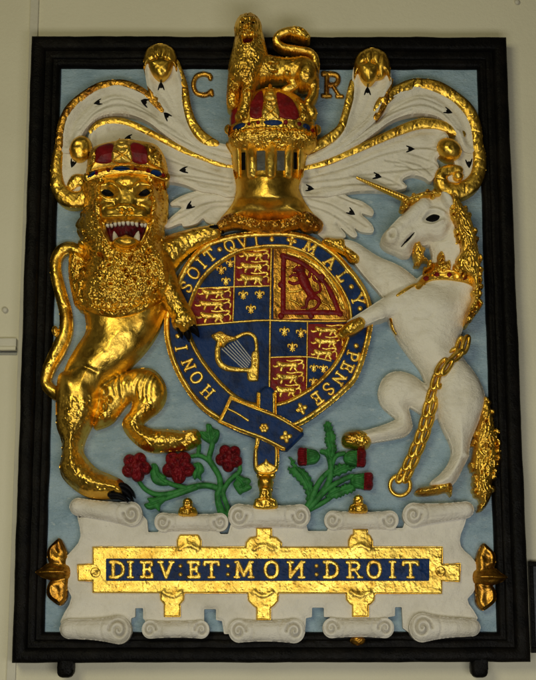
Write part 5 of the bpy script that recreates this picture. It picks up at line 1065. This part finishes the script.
leafy(t, [(326, 455), (327, 446), (325, 440), (326, 434), (324, 426), (327, 421), (331, 423), (333, 430), (336, 436), (335, 442), (337, 448), (334, 456), (331, 462)], [[(328, 426), (330, 440), (331, 456)]], 7, 4, 4, 3, jag=1.0)
leafy(t, [(290, 472), (288, 467), (293, 467), (289, 457), (294, 460), (297, 466), (304, 469), (310, 476), (313, 485), (315, 495), (313, 506), (307, 502), (306, 492), (302, 485), (296, 478)], [[(293, 464), (302, 474), (309, 488), (311, 500)]], 6, 4, 5, 4, jag=1.1)
leafy(t, [(333, 470), (338, 464), (346, 464), (352, 466), (358, 464), (354, 468), (346, 472), (336, 476), (332, 477)], [[(334, 473), (344, 468), (354, 466)]], 6, 3.5, 3, 5, jag=1.0)
leafy(t, [(326, 496), (333, 487), (340, 487), (345, 484), (353, 484), (356, 488), (352, 492), (345, 494), (340, 497), (332, 498)], [[(330, 495), (340, 490), (351, 487)]], 6, 3.5, 3, 6, jag=1.0)
def thistle(x, y, ang, lab):
    c, q = math.cos(ang), math.sin(ang); g = lambda u, v: (x+u*c-v*q, y+u*q+v*c)
    R = Relief(x-18, y-14, x+18, y+14, .4); R.poly([g(-10, -2), g(-6, -6.5), g(0, -7.5), g(4, -7), g(4, 7), g(0, 7.5), g(-6, 6.5), g(-10, 2)], 8, 8, 7)
    for k in range(-2, 3): R.ridge([g(-8, k*1.4), g(3, k*3)], .8, -1.0, n=1)
    R.noise(.4, 4, int(x)); hd = R.build('thistle_head', M['green'], t, floor=2, label=lab)
    R = Relief(x-20, y-18, x+24, y+18, .4); R.poly([g(3, -7.2), g(6, -8.4), g(11, -8.2), g(12.5, -4), g(12, 0), g(12.5, 4), g(11, 8.2), g(6, 8.4), g(3, 7.2)], 10, 7, 6)
    for k in range(-3, 4): R.ridge([g(4, k*2.2), g(12, k*2.5)], .7, -1.3, n=1)
    R.ridge([g(4.5, -8), g(4, 0), g(4.5, 8)], 1.0, -1.2); R.noise(.4, 3, 4); R.build('flower', M['rosered'], hd, floor=2)
thistle(310, 456, math.pi, 'thistle head pointing left'); thistle(354, 457.5, 0.02, 'upper thistle head pointing right'); thistle(361, 480.5, 0.03, 'lower thistle head pointing right')
for ch, x, y, lab in (('C', 202, 84, 'raised gilded letter C on the blue board, left of the small lion'), ('R', 332.5, 84.5, 'raised gilded letter R on the blue board, right of the small lion')):
    o = letter(ch, x, y, 22 if ch == 'C' else 24, 0.03 if ch == 'R' else 0, M['gold_old'], None, None, 2.2, 2.6, wid=20.5 if ch == 'C' else 20, stroke=.10, name='letter')
    o['label'] = lab; o['category'] = 'letter'
    v = np.array([tuple(p.co) for p in o.data.vertices]); c = v.mean(0); c[1] = 0
    for p in o.data.vertices: p.co -= Vector(c)
    o.location = c

# ------------------------------------------------------------------ light: an indoor room
w = bpy.data.worlds.new('World'); SC.world = w; w.use_nodes = True
bg = w.node_tree.nodes['Background']; bg.inputs['Color'].default_value = (1.0, 0.86, 0.60, 1); bg.inputs['Strength'].default_value = 0.018
def area(name, loc, target, sx, sy, power, col):
    l = bpy.data.lights.new(name, 'AREA'); l.shape = 'RECTANGLE'; l.size = sx; l.size_y = sy; l.energy = power; l.color = col
    o = bpy.data.objects.new(name, l); COL.objects.link(o); o.location = loc
    o.rotation_euler = (Vector(target)-Vector(loc)).to_track_quat('-Z', 'Y').to_euler(); return o
area('window_light', (-1.3, -3.7, 2.75), (0, 0, 1.7), 1.2, 1.2, 37, (1.0, 0.93, 0.60))
area('ceiling_light', (0.4, -1.9, 4.3), (0, 0, 1.9), 1.2, 0.8, 1.5, (1.0, 0.92, 0.58))
area('low_fill_light', (0.3, -2.75, 0.9), (0.1, 0, 1.3), 2.0, 0.7, 29, (1.0, 0.98, 0.92))  # added low fill, stands in for floor bounce and brightens the lower part
SC.view_settings.view_transform = 'Standard'; SC.view_settings.look = 'None'; SC.view_settings.exposure = 0; SC.view_settings.gamma = 1
